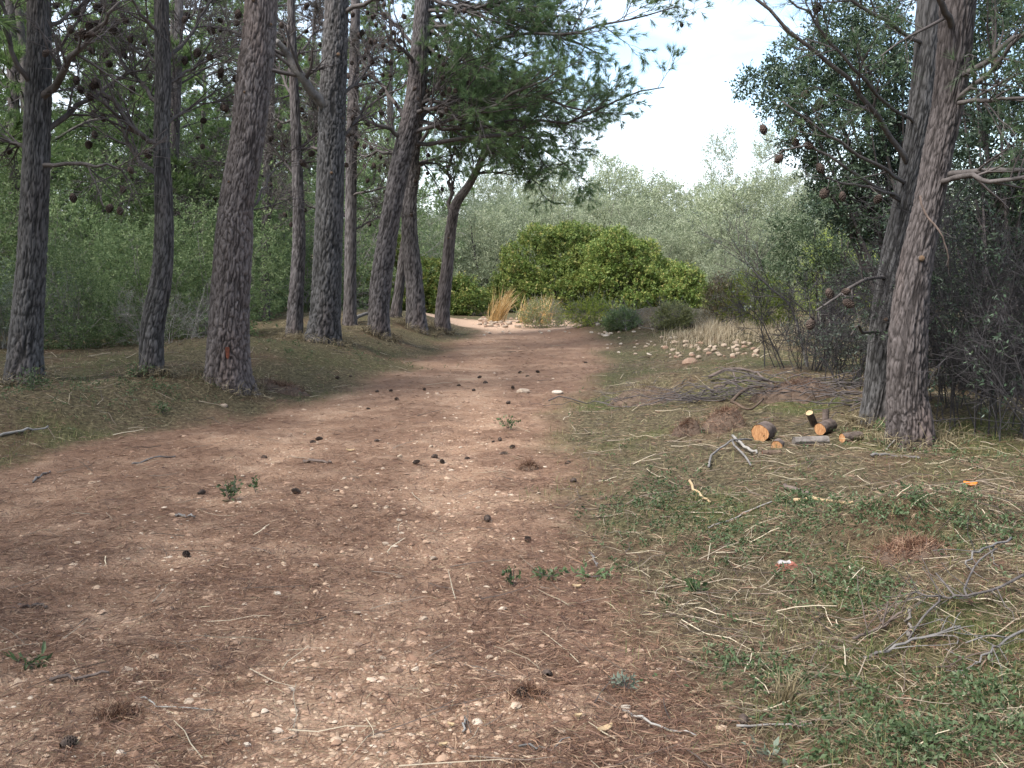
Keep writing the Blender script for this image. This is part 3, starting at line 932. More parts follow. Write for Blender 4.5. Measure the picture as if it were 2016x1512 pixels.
class Pine:
    """A pine: trunk with modelled bark, limbs, twigs, needles, cones, sawn stubs."""
    def __init__(self, ctrl, label, mat, seed, base=None, sides=96, step=0.028, group=None, name='pine_tree', depth=None, relief=0.024):
        self.rng = np.random.default_rng(seed)
        px, py, w = ctrl[0]
        self.base = on_ground(px, py) if base is None else np.asarray(base, float)
        self.Y = self.base[1] if depth is None else depth
        Y = self.Y
        P = [at(x, y, Y) for x, y, _ in ctrl]
        P[0] = self.base - np.array([0, 0, 0.12])
        R = [w_ / FOC * Y / 2 for _, _, w_ in ctrl]
        self.P, self.R = np.array(P), np.array(R)
        self.root = thing(name, self.base, label, 'tree', group)
        v, q, bark = trunk_mesh(self.P, self.R, mat, seed, sides, step, relief)
        self.trunk = link('trunk', mesh_from('trunk', v - self.base, q, M[mat], {'bark': bark}, True), self.root)
        self.tw, self.nd, self.lines = [], [], []
        self.cones = []
    def p(self, x, y, dy=0.0):
        return at(x, y, self.Y + dy)
    def axis(self, z):
        return np.array([np.interp(z, self.P[:, 2], self.P[:, i]) for i in range(3)])
    def limb(self, pts, r0, r1, mat='limb', n=12, jit=0.012):
        c = catmull(np.asarray(pts, float), n)
        L = np.linalg.norm(c[-1] - c[0])
        w = self.rng.normal(0, jit * L, (n, 3))
        w[0] = 0
        c = c + w
        self.lines.append(c)
        r = np.linspace(1, 0, n) ** 0.8 * (r0 - r1) + r1
        v, f = tubes(c, r, 8, True)
        link('limb', mesh_from('limb', v - self.base, f, M[mat], None, True), self.root)
        return c, r
    def grow(self, c, r, k1=8, l1=0.9, k2=6, l2=0.4, ang=0.8, up=0.15, flat=0.0, k3=0, l3=0.2, t0=0.2, bend=0.0, needles=None, cones=0, rmin=0.0028):
        """Side branches, twigs and needles on one limb polyline."""
        a, ar = spawn(c[None], r[None], k1, t0, 1.0, l1, ang, up, 5, self.rng, 0.10, 0.55, bend, rmin * 1.5, flat)
        b, br = spawn(a, ar, k2, 0.2, 1.0, l2, ang, up, 4, self.rng, 0.12, 0.6, bend, rmin, flat)
        self.tw += [(a, ar, 4), (b, br, 3)]
        ends = b
        if k3:
            e, er = spawn(b, br, k3, 0.25, 1.0, l3, ang, up, 3, self.rng, 0.12, 0.7, bend, rmin * 0.8, flat)
            self.tw.append((e, er, 3))
            ends = e
        if needles:
            per, K, ln, wd = needles
            sp = needles_spread
            self.nd.append(twig_needles(ends, per, K, ln, wd, sp, self.rng))
            self.nd.append(twig_needles(a, max(2, per // 2), K, ln, wd, sp, self.rng, 0.55))
        if cones:
            k = self.rng.choice(len(ends), min(cones, len(ends)), replace=False)
            self.cones += list(ends[k, -2])
    def finish(self, mat='needle', twig='twig', cone_scale=1.0):
        if self.tw:
            parts = []
            for p, r, s in self.tw:
                v, f = tubes(p, r, s)
                parts.append((v, f, 0.0))
            v, f, _ = join(parts)
            o = link('twigs', mesh_from('twigs', v - self.base, f, M[twig], None, True), self.root)
            o['kind'] = 'stuff'
        if self.nd:
            v, f, r = join(self.nd)
            link('crown', mesh_from('crown', v - self.base, f, M[mat], {'rnd': r}), self.root)
        hang_cones(self.root, self.base, self.cones, self.rng, cone_scale)
    def stub(self, px, py, r, d, dy=-0.02):
        """Sawn limb stub at a photo height on the trunk, pointing along d."""
        c = self.axis(at(px, py, self.Y)[2])
        rt = np.interp(c[2], self.P[:, 2], self.R)
        d = unit(np.asarray(d, float))
        o = link('cut_stub', stub_mesh(r * 0.72, 0.02, 'limb', 'stub_face'), self.trunk, c + d * rt * 0.93 - self.base)
        o.rotation_euler = Vector(d).to_track_quat('Z', 'Y').to_euler()
    def top(self, z0, z1, reach, k=9, needles=(4, 12, 0.13, 0.007), lean=(0, 0)):
        """The crown above: limbs all round between heights z0 and z1."""
        for i in range(k):
            z = z0 + (z1 - z0) * (i + 0.5) / k
            a = i * 2.4 + self.rng.uniform(-0.4, 0.4)
            p0 = self.axis(z)
            L = reach * (1.1 - 0.5 * i / k) * self.rng.uniform(0.8, 1.15)
            p1 = p0 + np.array([math.cos(a) * L + lean[0], math.sin(a) * L + lean[1], L * 0.35])
            c, r = self.limb(curve(p0, p1, 0.12 * L, 6, self.rng), 0.045, 0.008, n=9)
            self.grow(c, r, 6, 0.9, 5, 0.45, needles=needles, up=0.2)
needles_spread = 0.85

def dead_limbs(t, specs, needles=None, cones=2, k1=7, l1=0.7, k2=6, l2=0.35, k3=2, mat='limb'):
    for sp in specs:
        pts = [t.p(*q) if len(q) == 3 else t.p(q[0], q[1], 0) for q in sp[2:]]
        pts[0] = t.axis(pts[0][2])
        c, r = t.limb(pts, sp[0] / FOC * t.Y / 2, sp[1] / FOC * t.Y / 2, mat)
        t.grow(c, r, k1, l1, k2, l2, 0.75, 0.12, 0.0, k3, 0.2, needles=needles, cones=cones)

# --- the row of pines along the left edge of the path
t1 = Pine([(44, 752, 74), (50, 680, 64), (59, 560, 58), (69, 370, 53), (76, 160, 48), (77, 0, 43), (82, -300, 40), (85, -640, 26)],
          'leftmost dark-barked pine trunk at the wood edge, straight and thick', 'bark_dark', 101)
dead_limbs(t1, [(16, 4, (100, 200), (130, 140, -0.3), (170, 80, -0.5), (235, 10, -0.7)),
                (12, 3, (98, 270), (150, 215, 0.2), (215, 165, 0.5), (300, 120, 0.6)),
                (12, 3, (50, 190), (28, 110, -0.2), (5, 20, -0.3), (-20, -60, -0.4)),
                (9, 3, (95, 328), (150, 322, -0.2), (200, 325, -0.3), (245, 338, -0.3)),
                (10, 3, (42, 305), (10, 270, 0.2), (-40, 215, 0.4)),
                (9, 3, (90, 60), (150, 20, 0.3), (220, -30, 0.6)), (8, 3, (92, 150), (140, 60, 0.6), (190, -20, 0.9))], cones=6, k1=9)
t1.top(5.2, 7.6, 2.0, 6)
t1.finish()

t2 = Pine([(296, 737, 44), (300, 650, 46), (318, 540, 41), (323, 430, 36), (318, 280, 31), (321, 150, 30), (318, 0, 28), (322, -300, 22), (325, -600, 15)],
          'slim dark crooked pine trunk left of the thick reddish one', 'bark_dark', 102, sides=80)
dead_limbs(t2, [(12, 3, (306, 288), (265, 255, -0.2), (225, 205, -0.4), (185, 150, -0.5)),
                (11, 3, (306, 352), (270, 310, 0.2), (225, 225, 0.3), (180, 170, 0.5)),
                (9, 3, (306, 210), (280, 165, 0.2), (240, 120, 0.3), (205, 60, 0.4)),
                (9, 3, (334, 120), (365, 80, 0.3), (400, 30, 0.5), (430, -20, 0.6)),
                (9, 3, (306, 70), (280, 30, -0.2), (250, -20, -0.4)),
                (7, 3, (333, 250), (370, 215, 0.3), (420, 180, 0.5)), (7, 3, (333, 180), (385, 130, 0.2), (440, 110, 0.3)), (7, 3, (306, 130), (260, 90, 0.4), (215, 40, 0.7))], cones=7, k1=9)
t2.top(5.2, 7.4, 1.8, 5)
t2.finish()

t3 = Pine([(448, 752, 90), (449, 690, 84), (452, 600, 78), (460, 480, 74), (466, 400, 67), (486, 280, 66), (500, 150, 67), (513, 30, 62), (520, -200, 52), (524, -600, 34)],
          'thickest reddish grey pine trunk with a red bark wound low down', 'bark_red', 103, sides=120, step=0.024)
w = t3.axis(at(462, 690, t3.Y)[2])
wd = unit(np.array([0.25, -1.0, 0]))
rr = np.interp(w[2], t3.P[:, 2], t3.R)
vv = np.array([[x, 0, z] for z, hw in ((-0.085, 0.008), (-0.05, 0.026), (0.0, 0.030), (0.04, 0.034), (0.07, 0.026)) for x in (-hw, hw)], float)
vv = np.concatenate([vv, vv + np.array([0, 0.05, 0])])
qf = [[2 * i, 2 * i + 1, 2 * i + 3, 2 * i + 2] for i in range(4)] + [[10 + 2 * i, 2 * i, 2 * i + 2, 12 + 2 * i] for i in range(4)] + [[2 * i + 1, 11 + 2 * i, 13 + 2 * i, 2 * i + 3] for i in range(4)]
o = link('bark_wound', mesh_from('bark_wound', vv, np.array(qf), M['wound']), t3.trunk, w + wd * (rr * 1.05) - t3.base)
o.rotation_euler = (0, 0, 0.25)
o.scale = (0.62, 1, 0.8)
t3.stub(512, 12, 0.035, (-0.2, -1, 0.2))
t3.stub(505, 190, 0.018, (-0.15, -1, 0.1))
t3.stub(470, 360, 0.016, (-0.4, -1, 0.0))
t3.stub(540, 60, 0.02, (1, -0.6, 0.3))
dead_limbs(t3, [(7, 3, (472, 440), (505, 395, 0.3), (540, 330, 0.6)), (7, 2, (480, 75), (440, 60, 0.4), (400, 45, 0.7))], cones=2, k1=6)
t3.top(5.4, 8.0, 2.4, 7)
t3.finish()

t4 = Pine([(578, 670, 36), (582, 600, 31), (588, 500, 27), (588, 420, 24), (582, 250, 20), (576, 100, 17), (572, -60, 14), (570, -300, 8)],
          'slender pine trunk just left of the tall dark one with sawn stubs', 'bark_mid', 104, sides=48, step=0.04)
dead_limbs(t4, [(7, 2, (585, 350), (560, 320, 0.2), (525, 280, 0.3)), (7, 2, (585, 300), (615, 270, 0.2), (640, 240, 0.3)),
                (7, 2, (580, 200), (555, 150, 0.3), (540, 110, 0.5)), (6, 2, (578, 120), (610, 80, 0.5), (640, 40, 0.6)),
                (6, 2, (578, 240), (540, 235, 0.6), (500, 215, 0.9)), (6, 2, (575, 60), (540, 30, 0.4), (510, 0, 0.4))], needles=(2, 7, 0.10, 0.006), cones=5, k1=11, k2=8)
t4.finish('needle_grey')

t5 = Pine([(634, 672, 70), (641, 610, 61), (647, 470, 57), (652, 300, 54), (655, 200, 52), (659, 100, 50), (663, 0, 46), (668, -300, 38), (670, -620, 24)],
          'tall straight pine trunk with sawn stubs, dark below and grey above', 'bark_dark', 105, sides=84, step=0.032)
dead_limbs(t5, [(20, 10, (630, 232), (600, 160, -0.3), (570, 110, -0.4), (545, 80, -0.5)),], cones=2, k1=7, l1=0.9, mat='limb_grey')
dead_limbs(t5, [(10, 3, (685, 30), (730, 5, -0.2), (800, -10, -0.4), (900, -20, -0.6)), (9, 3, (672, 200), (705, 160, 0.3), (740, 110, 0.5)),
                (8, 3, (672, 290), (700, 240, 0.2), (725, 190, 0.4)), (7, 3, (640, 300), (610, 290, 0.4), (570, 300, 0.7))], cones=6, k1=9)
t5.stub(676, 115, 0.035, (0.5, -1, 0.15))
t5.stub(668, 345, 0.028, (0.25, -1, 0.1))
t5.stub(684, 245, 0.03, (1, -0.5, 0.5))
t5.top(6.2, 9.0, 2.4, 6)
t5.finish()

# --- the clump whose green crown hangs over the bend
t6 = Pine([(747, 662, 42), (747, 590, 43), (758, 500, 41), (775, 390, 39), (796, 290, 40), (815, 200, 36), (825, 100, 33), (832, 0, 30), (840, -250, 22), (846, -480, 12)],
          'leaning pine whose green needle crown spreads right over the bend', 'bark_mid', 106, sides=64, step=0.04)
t7 = Pine([(821, 648, 42), (816, 560, 36), (806, 450, 32), (809, 350, 28), (817, 270, 26), (828, 180, 24), (836, 60, 20), (845, -120, 16), (850, -320, 10)],
          'upright pine trunk between the leaning pine and the slim forked one', 'bark_mid', 107, sides=56, step=0.04)
t8 = Pine([(870, 651, 32), (872, 600, 29), (880, 530, 25), (888, 450, 22), (898, 402, 20), (922, 366, 16), (944, 325, 12), (960, 280, 9), (975, 230, 5)],
          'slim pale forked pine nearest the bend, leaning right at the top', 'bark_red', 108, sides=48, step=0.04)
t8.stub(887, 470, 0.02, (-0.2, -1, 0.1))
GREEN = (5, 16, 0.115, 0.0062)
for t, y0, r0, tips in (
        (t6, (830, 20), 8, [(1330, 20, -1.0), (1240, -60, 0.4), (1150, 40, -0.6), (1080, -20, 0.8), (1010, 60, -0.4), (1200, 110, 1.0), (960, -60, 0.6), (1270, -120, 0.2), (1100, -140, -0.5)]),
        (t6, (806, 250), 9, [(1300, 165, 0.2), (1130, 130, -0.8), (1000, 150, 0.6), (1060, 230, 0.2), (930, 90, -0.2), (1180, 210, -0.4)]),
        (t7, (834, 120), 7, [(1120, 290, 1.0), (1040, 320, 0.3), (1090, 220, 1.4), (960, 220, 0.9), (900, 170, 0.5), (1130, 345, 0.6), (980, 280, -0.3), (1150, 230, 0.0), (1130, 180, 0.8), (1120, 260, -0.5), (1095, 340, 0.2), (900, 300, 0.4), (1060, 370, 0.8), (1010, 190, 1.2)])):
    for k, (tx, ty, dy) in enumerate(tips):
        p0 = t.axis(at(y0[0], y0[1] - 14 * k + 30, t.Y)[2])
        p1 = t.p(tx, ty, dy)
        L = np.linalg.norm(p1 - p0)
        c, r = t.limb(curve(p0, p1, -0.05 * L + 0.10 * (k % 3), 8, t.rng, 0.02), r0 / FOC * t.Y / 2, 0.008)
        t.grow(c, r, 13, 0.95, 7, 0.48, 0.72, 0.06, 0.3, 2, 0.24, t0=0.12, needles=(4, 11, 0.115, 0.0056), cones=1, bend=-0.02)
dead_limbs(t6, [(10, 3, (806, 250), (770, 190, 0.3), (730, 150, 0.4), (700, 90, 0.5)), (9, 3, (812, 220), (860, 215, -0.4), (905, 240, -0.6)),
                (9, 3, (800, 280), (760, 250, -0.2), (720, 235, -0.3), (700, 200, -0.3)), (8, 3, (825, 100), (780, 50, 0.2), (740, 20, 0.2)),
                (8, 3, (822, 130), (790, 95, -0.3), (760, 70, -0.5)), (8, 3, (795, 300), (750, 300, 0.5), (700, 310, 0.8))], cones=12, k1=10)
dead_limbs(t7, [(8, 3, (812, 300), (850, 250, -0.3), (890, 225, -0.5)), (8, 3, (830, 160), (880, 110, 0.3), (930, 70, 0.4)),
                (7, 2, (808, 330), (840, 320, 0.2), (880, 330, 0.4))], cones=6, k1=8)
t6.top(6.6, 8.6, 2.2, 5)
t6.finish('needle_mid')
t7.finish('needle_mid')
dead_limbs(t8, [(9, 3, (888, 432), (884, 370, 0.1), (884, 310, 0.2), (890, 220, 0.3))], needles=(3, 12, 0.11, 0.006), cones=1, k1=9, l1=0.6)
for tip in [(1000, 330, 0.2), (1065, 345, 0.0), (960, 270, -0.4), (1010, 240, 0.5), (930, 300, 0.5), (1120, 330, 0.8), (900, 260, 0.0), (1040, 290, -0.5)]:
    c, r = t8.limb(curve(t8.axis(at(925, 345, t8.Y)[2]), t8.p(*tip), 0.05, 7, t8.rng), 0.016, 0.004)
    t8.grow(c, r, 8, 0.55, 6, 0.32, 0.75, 0.12, 0.2, 2, 0.18, t0=0.3, needles=(3, 10, 0.11, 0.005), cones=1)
t8.finish('needle_mid')

# --- further trunks glimpsed inside the wood
def far_pine(ctrl, label, seed, limbs=7, mat='bark_mid', cones=3, spread=1.1, base=None, depth=None, group=None, needles=None, nmat='needle_grey', z=(1.6, 6.0)):
    t = Pine(ctrl, label, mat, seed, base=base, sides=44, step=0.05, depth=depth, group=group, relief=0.012)
    for i in range(limbs):
        zz = z[0] + (z[1] - z[0]) * (i + t.rng.uniform(0, 1)) / limbs
        a = i * 2.4 + seed
        p0 = t.axis(zz)
        L = spread * t.rng.uniform(0.7, 1.3)
        c, r = t.limb(curve(p0, p0 + np.array([math.cos(a) * L, math.sin(a) * L, L * t.rng.uniform(0.1, 0.7)]), 0.0, 6, t.rng), 0.022, 0.006, n=8)
        t.grow(c, r, 7, 0.6, 6, 0.32, 0.8, 0.1, 0.0, 2, 0.2, needles=needles, cones=cones)
    t.finish(nmat)
    return t
far_pine([(32, 640, 26), (30, 450, 24), (28, 250, 22), (22, 50, 20), (18, -150, 14)], 'thin grey trunk half hidden behind the leftmost dark pine', 111, 6, cones=3)
far_pine([(331, 628, 22), (337, 450, 21), (344, 250, 20), (350, 100, 18), (356, -100, 14)], 'thin trunk close behind the slim dark crooked pine', 112, 10, needles=(2, 7, 0.10, 0.006), cones=4)
far_pine([(185, 600, 22), (192, 440, 21), (198, 280, 19), (205, 100, 16), (210, -60, 10)], 'pale thin trunk standing deep in the bright green wood', 113, 5, cones=2)
far_pine([(688, 640, 26), (690, 500, 24), (692, 300, 22), (698, 100, 20), (702, -100, 14)], 'pale slim trunk behind the tall pine with sawn stubs', 114, 12, needles=(2, 7, 0.10, 0.006), cones=4)
far_pine([(776, 624, 22), (787, 560, 19), (797, 480, 17), (812, 400, 14), (825, 320, 10)], 'small leaning trunk between the clumped pines near the bend', 115, 4, spread=0.7, cones=1, z=(2.4, 4.0))
far_pine([(520, 632, 20), (524, 450, 19), (530, 250, 17), (536, 80, 15), (540, -100, 10)], 'thin shaded trunk in the dim gap right of the reddish pine', 116, 13, needles=(2, 7, 0.10, 0.006), cones=3)

# --- the double pine on the right
tr = Pine([(1796, 876, 92), (1792, 830, 84), (1786, 773, 78), (1788, 655, 75), (1800, 535, 65), (1825, 416, 57), (1847, 298, 57), (1870, 178, 61), (1885, 20, 66), (1898, -150, 56), (1915, -700, 36)],
          'front trunk of the double pine on the right, reddish bark', 'bark_brown', 121, sides=132, step=0.021)
ts = Pine([(1722, 832, 58), (1728, 773, 54), (1736, 655, 50), (1752, 535, 46), (1776, 416, 43), (1799, 298, 43), (1815, 178, 45), (1828, 10, 44), (1842, -300, 32), (1850, -600, 20)],
          'rear trunk of the double pine on the right, dark and leaning', 'bark_dark', 122, sides=96, step=0.026)
tr.stub(1803, 515, 0.030, (-0.1, -1, 0.2))
ts.stub(1748, 630, 0.022, (-0.2, -1, 0.1))
SPARSE = (2, 9, 0.10, 0.0022)
def rlimb(t, r0, r1, pts, mat='limb', **kw):
    P = [t.p(*q) for q in pts]
    P[0] = t.axis(P[0][2])
    c, r = t.limb(P, r0 / FOC * t.Y / 2, r1 / FOC * t.Y / 2, mat, n=14, jit=0.006)
    if kw:
        t.grow(c, r, **kw)
    return c
FINE = dict(k1=9, l1=0.55, k2=5, l2=0.26, k3=2, l3=0.14, up=0.05, needles=SPARSE, rmin=0.0016)
rlimb(ts, 11, 4, [(1780, 335, 0), (1735, 240, -0.2), (1690, 175, -0.35), (1600, 100, -0.5), (1500, 12, -0.6), (1440, -40, -0.6)], cones=3, **FINE)
rlimb(ts, 9, 4, [(1826, 90, 0), (1740, 40, -0.3), (1660, -5, -0.4), (1580, -40, -0.5)], cones=2, **FINE)
rlimb(ts, 8, 3, [(1776, 360, 0), (1720, 320, -0.4), (1640, 270, -0.6), (1545, 205, -0.8)], cones=0, **dict(FINE, k1=6, l1=0.4))
rlimb(ts, 7, 3, [(1800, 250, 0), (1690, 150, -0.5), (1610, 50, -0.7), (1545, -10, -0.8)], cones=1, **FINE)
c1 = rlimb(ts, 7, 2, [(1766, 400, 0), (1690, 345, -0.4), (1620, 300, -0.5), (1580, 285, -0.55), (1535, 303, -0.55)], k1=4, l1=0.25, k2=3, l2=0.12, rmin=0.0016)
c2 = rlimb(ts, 8, 3, [(1745, 548, 0), (1700, 552, -0.3), (1650, 582, -0.5), (1605, 612, -0.6)], k1=5, l1=0.35, k2=3, l2=0.15, rmin=0.0016)
rlimb(ts, 7, 2, [(1766, 392, 0), (1720, 372, -0.3), (1660, 360, -0.4), (1625, 350, -0.5)], k1=4, l1=0.3, k2=3, l2=0.12, rmin=0.0016)
rlimb(ts, 7, 3, [(1735, 650, 0), (1700, 655, -0.2), (1690, 640, -0.3), (1675, 660, -0.3)], k1=2, l1=0.15, k2=2, l2=0.08, rmin=0.0016)
for x, y in ((1565, 273), (1583, 283), (1541, 305), (1610, 322), (1628, 372), (1658, 377), (1660, 592), (1630, 568), (1674, 570), (1600, 628), (1735, 385), (1500, 245)):
    q = ts.p(x, y, -0.5)
    al = np.concatenate(ts.lines)
    w0 = al[np.argmin(np.linalg.norm((al - q) * np.array([1, 0.5, 1]), axis=1))]
    ts.tw.append((curve(w0, q, 0.0, 5, ts.rng, 0.05)[None], np.linspace(0.004, 0.002, 5)[None], 4))
    ts.cones.append(q)
rlimb(tr, 13, 6, [(1866, 350, 0), (1930, 338, -0.2), (2010, 334, -0.3), (2090, 330, -0.3)], 'limb', k1=6, l1=0.5, k2=4, l2=0.25, rmin=0.0018)
rlimb(tr, 12, 5, [(1862, 362, 0), (1905, 346, -0.3), (1960, 356, -0.5), (2080, 340, -0.6)], 'limb', k1=6, l1=0.5, k2=4, l2=0.25, rmin=0.0018)
rlimb(tr, 14, 6, [(1890, 160, 0), (1940, 125, -0.2), (1990, 80, -0.3), (2060, 55, -0.3)], 'limb', cones=1, **FINE)
rlimb(tr, 10, 4, [(1880, 215, 0), (1950, 140, -0.3), (2010, 70, -0.5), (2060, 40, -0.6)], 'limb', cones=1, **FINE)
rlimb(tr, 9, 4, [(1885, 205, 0), (1940, 198, -0.3), (1990, 195, -0.4), (2060, 185, -0.5)], 'limb', cones=1, **FINE)
rlimb(tr, 14, 8, [(1885, 70, 0), (1860, 20, -0.2), (1835, -40, -0.3), (1800, -120, -0.4)], 'limb', cones=0, **FINE)
P = [tr.p(*q) for q in [(1812, 385, -0.22), (1826, 420, -0.26), (1850, 455, -0.30), (1866, 490, -0.32), (1870, 528, -0.30)]]
cc = catmull(P, 12)
cc[1:] += np.cumsum(tr.rng.normal(0, 0.006, (11, 3)), 0)
tr.tw.append((spawn(cc[None], np.full((1, 12), 0.004), 6, 0.3, 1.0, 0.12, 0.6, -0.2, 4, tr.rng, 0.1, 0.5, 0, 0.0015) + (3,)))
v, f = tubes(cc, np.linspace(5, 2, 12) / FOC * tr.Y / 2, 8, True)
ob = link('broken_branch', mesh_from('broken_branch', v - tr.base, f, M['limb_red'], None, True), tr.root)
ob['label'] = 'snapped pale branch hanging down beside the trunk'
tr.top(4.6, 7.4, 2.3, 9, needles=(4, 12, 0.13, 0.006), lean=(-0.6, -0.4))
ts.top(4.8, 7.2, 2.3, 7, needles=(4, 12, 0.13, 0.006), lean=(-0.9, 0.2))
tr.finish('needle', cone_scale=1.0)
ts.finish('needle', cone_scale=1.0)
# ------------------------------------------------------------------ shrubs, oaks, olives
def shrub(name, loc, label, cat, group, lobes, n, per, leaf, mat, seed, sprig=0.14, inner=0.3, stems=14, stem_r=0.014, stem_mat='twig', up=0.35, twigs=3, splay=0.9, zmin=0.02, droop=0.0, far=False, bump=0.3, gap=0.0):
    """A many-stemmed shrub: stems from the root into its lobes, leafy shoots over them."""
    rng = np.random.default_rng(seed)
    root = thing(name, loc, label, cat, group)
    lobes = np.asarray(lobes, float)
    pos, d = lobe_points(lobes, n, rng, inner, bump, up, zmin)
    if gap:                                                          # hollows between the leafy billows
        g = fbm(pos[:, 0] * 2.6 + pos[:, 1] * 1.3, pos[:, 2] * 2.6 - pos[:, 1] * 1.1, seed, 2)
        ok = (g > gap) | (rng.uniform(size=len(pos)) < 0.15)
        pos, d = pos[ok], d[ok]
    v, f, r = leaves(pos, d, per, leaf[0], leaf[1], sprig, rng, droop, splay, far)
    link('foliage', mesh_from('foliage', v, f, M[mat], {'rnd': r}), root)
    if stems:
        tgt = pos[rng.choice(len(pos), stems)]
        t = np.linspace(0, 1, 7)[None, :, None]
        foot = np.stack([rng.normal(0, 0.12, stems), rng.normal(0, 0.12, stems), np.full(stems, -0.05)], 1)
        mid = foot * 0.5 + tgt * 0.5 + np.array([0, 0, 0.12]) * np.linalg.norm(tgt, axis=1)[:, None]
        P = foot[:, None] * (1 - t) ** 2 + 2 * mid[:, None] * t * (1 - t) + tgt[:, None] * t ** 2
        P[:, 1:] += np.cumsum(rng.normal(0, 0.015, (stems, 6, 3)), 1)
        R = np.linspace(1, 0.3, 7)[None] * stem_r * rng.uniform(0.6, 1.2, (stems, 1))
        parts = [tubes(P, R, 6)]
        if twigs:
            a, ar = spawn(P, R, 7, 0.25, 1.0, 0.55, 0.7, 0.15, 4, rng, 0.1, 0.5, 0, 0.0025)
            b, br = spawn(a, ar, twigs, 0.2, 1.0, 0.28, 0.7, 0.1, 3, rng, 0.1, 0.6, 0, 0.0018)
            parts += [tubes(a, ar, 3), tubes(b, br, 3)]
        v, f, _ = join([(p[0], p[1], 0.0) for p in parts])
        link('stems', mesh_from('stems', v, f, M[stem_mat], None, True), root)
    return root

def tangle(name, loc, label, cat, group, size, seed, mat='twig', k=(16, 8, 6, 3), r=0.010, up=0.1, leafy=0, leaf_m='leaf_grey', rmin=0.002, lean=(0, 0)):
    """A bare thicket: arching stems that branch three times over."""
    rng = np.random.default_rng(seed)
    root = thing(name, loc, label, cat, group)
    n = k[0]
    a = rng.uniform(0, 2 * math.pi, n)
    e = np.stack([np.cos(a) * size[0] * rng.uniform(0.3, 1, n) + lean[0], np.sin(a) * size[1] * rng.uniform(0.3, 1, n) + lean[1], size[2] * rng.uniform(0.4, 1.0, n)], 1)
    t = np.linspace(0, 1, 8)[None, :, None]
    foot = np.stack([np.cos(a) * size[0] * 0.45, np.sin(a) * size[1] * 0.45, np.full(n, -0.03)], 1) * rng.uniform(0.2, 1.2, (n, 1))
    mid = foot * 0.45 + e * 0.55 + np.array([0, 0, 0.25]) * size[2]
    P = foot[:, None] * (1 - t) ** 2 + 2 * mid[:, None] * t * (1 - t) + e[:, None] * t ** 2
    P[:, 1:] += np.cumsum(rng.normal(0, 0.022, (n, 7, 3)), 1)
    R = np.linspace(1, 0.3, 8)[None] * r * rng.uniform(0.5, 1.2, (n, 1))
    L = max(size)
    b, br = spawn(P, R, k[1], 0.02, 1.0, 0.42 * L, 0.8, up, 5, rng, 0.12, 0.6, 0, rmin * 1.3)
    c, cr = spawn(b, br, k[2], 0.15, 1.0, 0.2 * L, 0.8, 0.0, 4, rng, 0.12, 0.6, 0, rmin)
    parts = [tubes(P, R, 5), tubes(b, br, 3), tubes(c, cr, 3)]
    if k[3]:
        d, dr = spawn(c, cr, k[3], 0.2, 1.0, 0.1 * L, 0.8, 0.0, 3, rng, 0.12, 0.7, 0, rmin * 0.8)
        parts.append(tubes(d, dr, 3))
    v, f, _ = join([(p[0], p[1], 0.0) for p in parts])
    keep_low = v[:, 2] < 0.0
    v[keep_low, 2] *= 0.15
    link('stems', mesh_from('stems', v, f, M[mat], None, True), root)
    if leafy:
        i = rng.choice(len(c), min(leafy, len(c)), replace=False)
        v, f, rr = leaves(c[i, -2], unit(c[i, -1] - c[i, 0]), 8, 0.04, 0.014, 0.12, rng)
        link('foliage', mesh_from('foliage', v, f, M[leaf_m], {'rnd': rr}), root)
    return root

def lob(cx, cy, base, items, Y, rz=1.0, rd=0.9):
    """Lobes given as (photo x, photo y, photo radius, depth offset), relative to base."""
    out = []
    for x, y, r, dy in items:
        p = at(x, y, Y + dy) - base
        R = r / FOC * Y
        out.append((*p, R, R * rd, R * rz))
    return out

# --- the big mastic bushes beyond the bend
MG = 'mastic bushes beyond the bend'
def mastic(bx, by, label, items, seed, n, Y=27.0, mat='leaf_mastic'):
    base = at(bx, by, Y)
    base[2] = float(height(base[0], base[1]))
    L = lob(0, 0, base, items, Y)
    rng = np.random.default_rng(seed + 900)
    # every lobe carries smaller billows on its skin
    out = []
    for l in L:
        out.append((l[0], l[1], l[2], l[3] * 0.72, l[4] * 0.72, l[5] * 0.72))
        for _ in range(13):
            u = unit(rng.normal(size=3) + np.array([0, -0.35, 0.35]))
            q = rng.uniform(0.22, 0.40) * l[3]
            k = rng.uniform(0.62, 0.86)
            out.append((l[0] + u[0] * l[3] * k, l[1] + u[1] * l[4] * k, l[2] + u[2] * l[5] * k, q, q, q * 0.85))
    L = out
    return shrub('mastic_bush', base, label, 'bush', MG, L, n, 11, (0.07, 0.038), mat, seed, 0.17, 0.06, 18, 0.02, 'limb', 0.75, 2, far=True, bump=0.25, gap=0.40)
mastic(1085, 622, 'large rounded green bush with yellowish top beside the golden grass', [(1050, 515, 62, 0.2), (1115, 500, 60, 0.5), (1010, 570, 46, 0.0), (1085, 580, 70, -0.2), (1165, 500, 52, 0.8), (1150, 560, 62, -0.2), (1180, 590, 50, -0.4), (985, 590, 32, 0.2)], 201, 7600)
mastic(1235, 625, 'dense green bush forming the right-hand dome beyond the bend', [(1215, 520, 58, -0.2), (1185, 525, 46, 0.2), (1262, 525, 50, 0.3), (1190, 560, 44, -0.5), (1240, 580, 66, -0.4), (1300, 555, 40, 0.4), (1290, 600, 44, 0.0), (1215, 610, 40, -0.6)], 202, 6800, 26.4)
mastic(1350, 625, 'low dark green bush at the right end of the bush row', [(1345, 562, 36, 0.0), (1372, 588, 28, 0.2), (1325, 598, 42, -0.2), (1365, 612, 26, -0.2)], 203, 2900, 26.0)
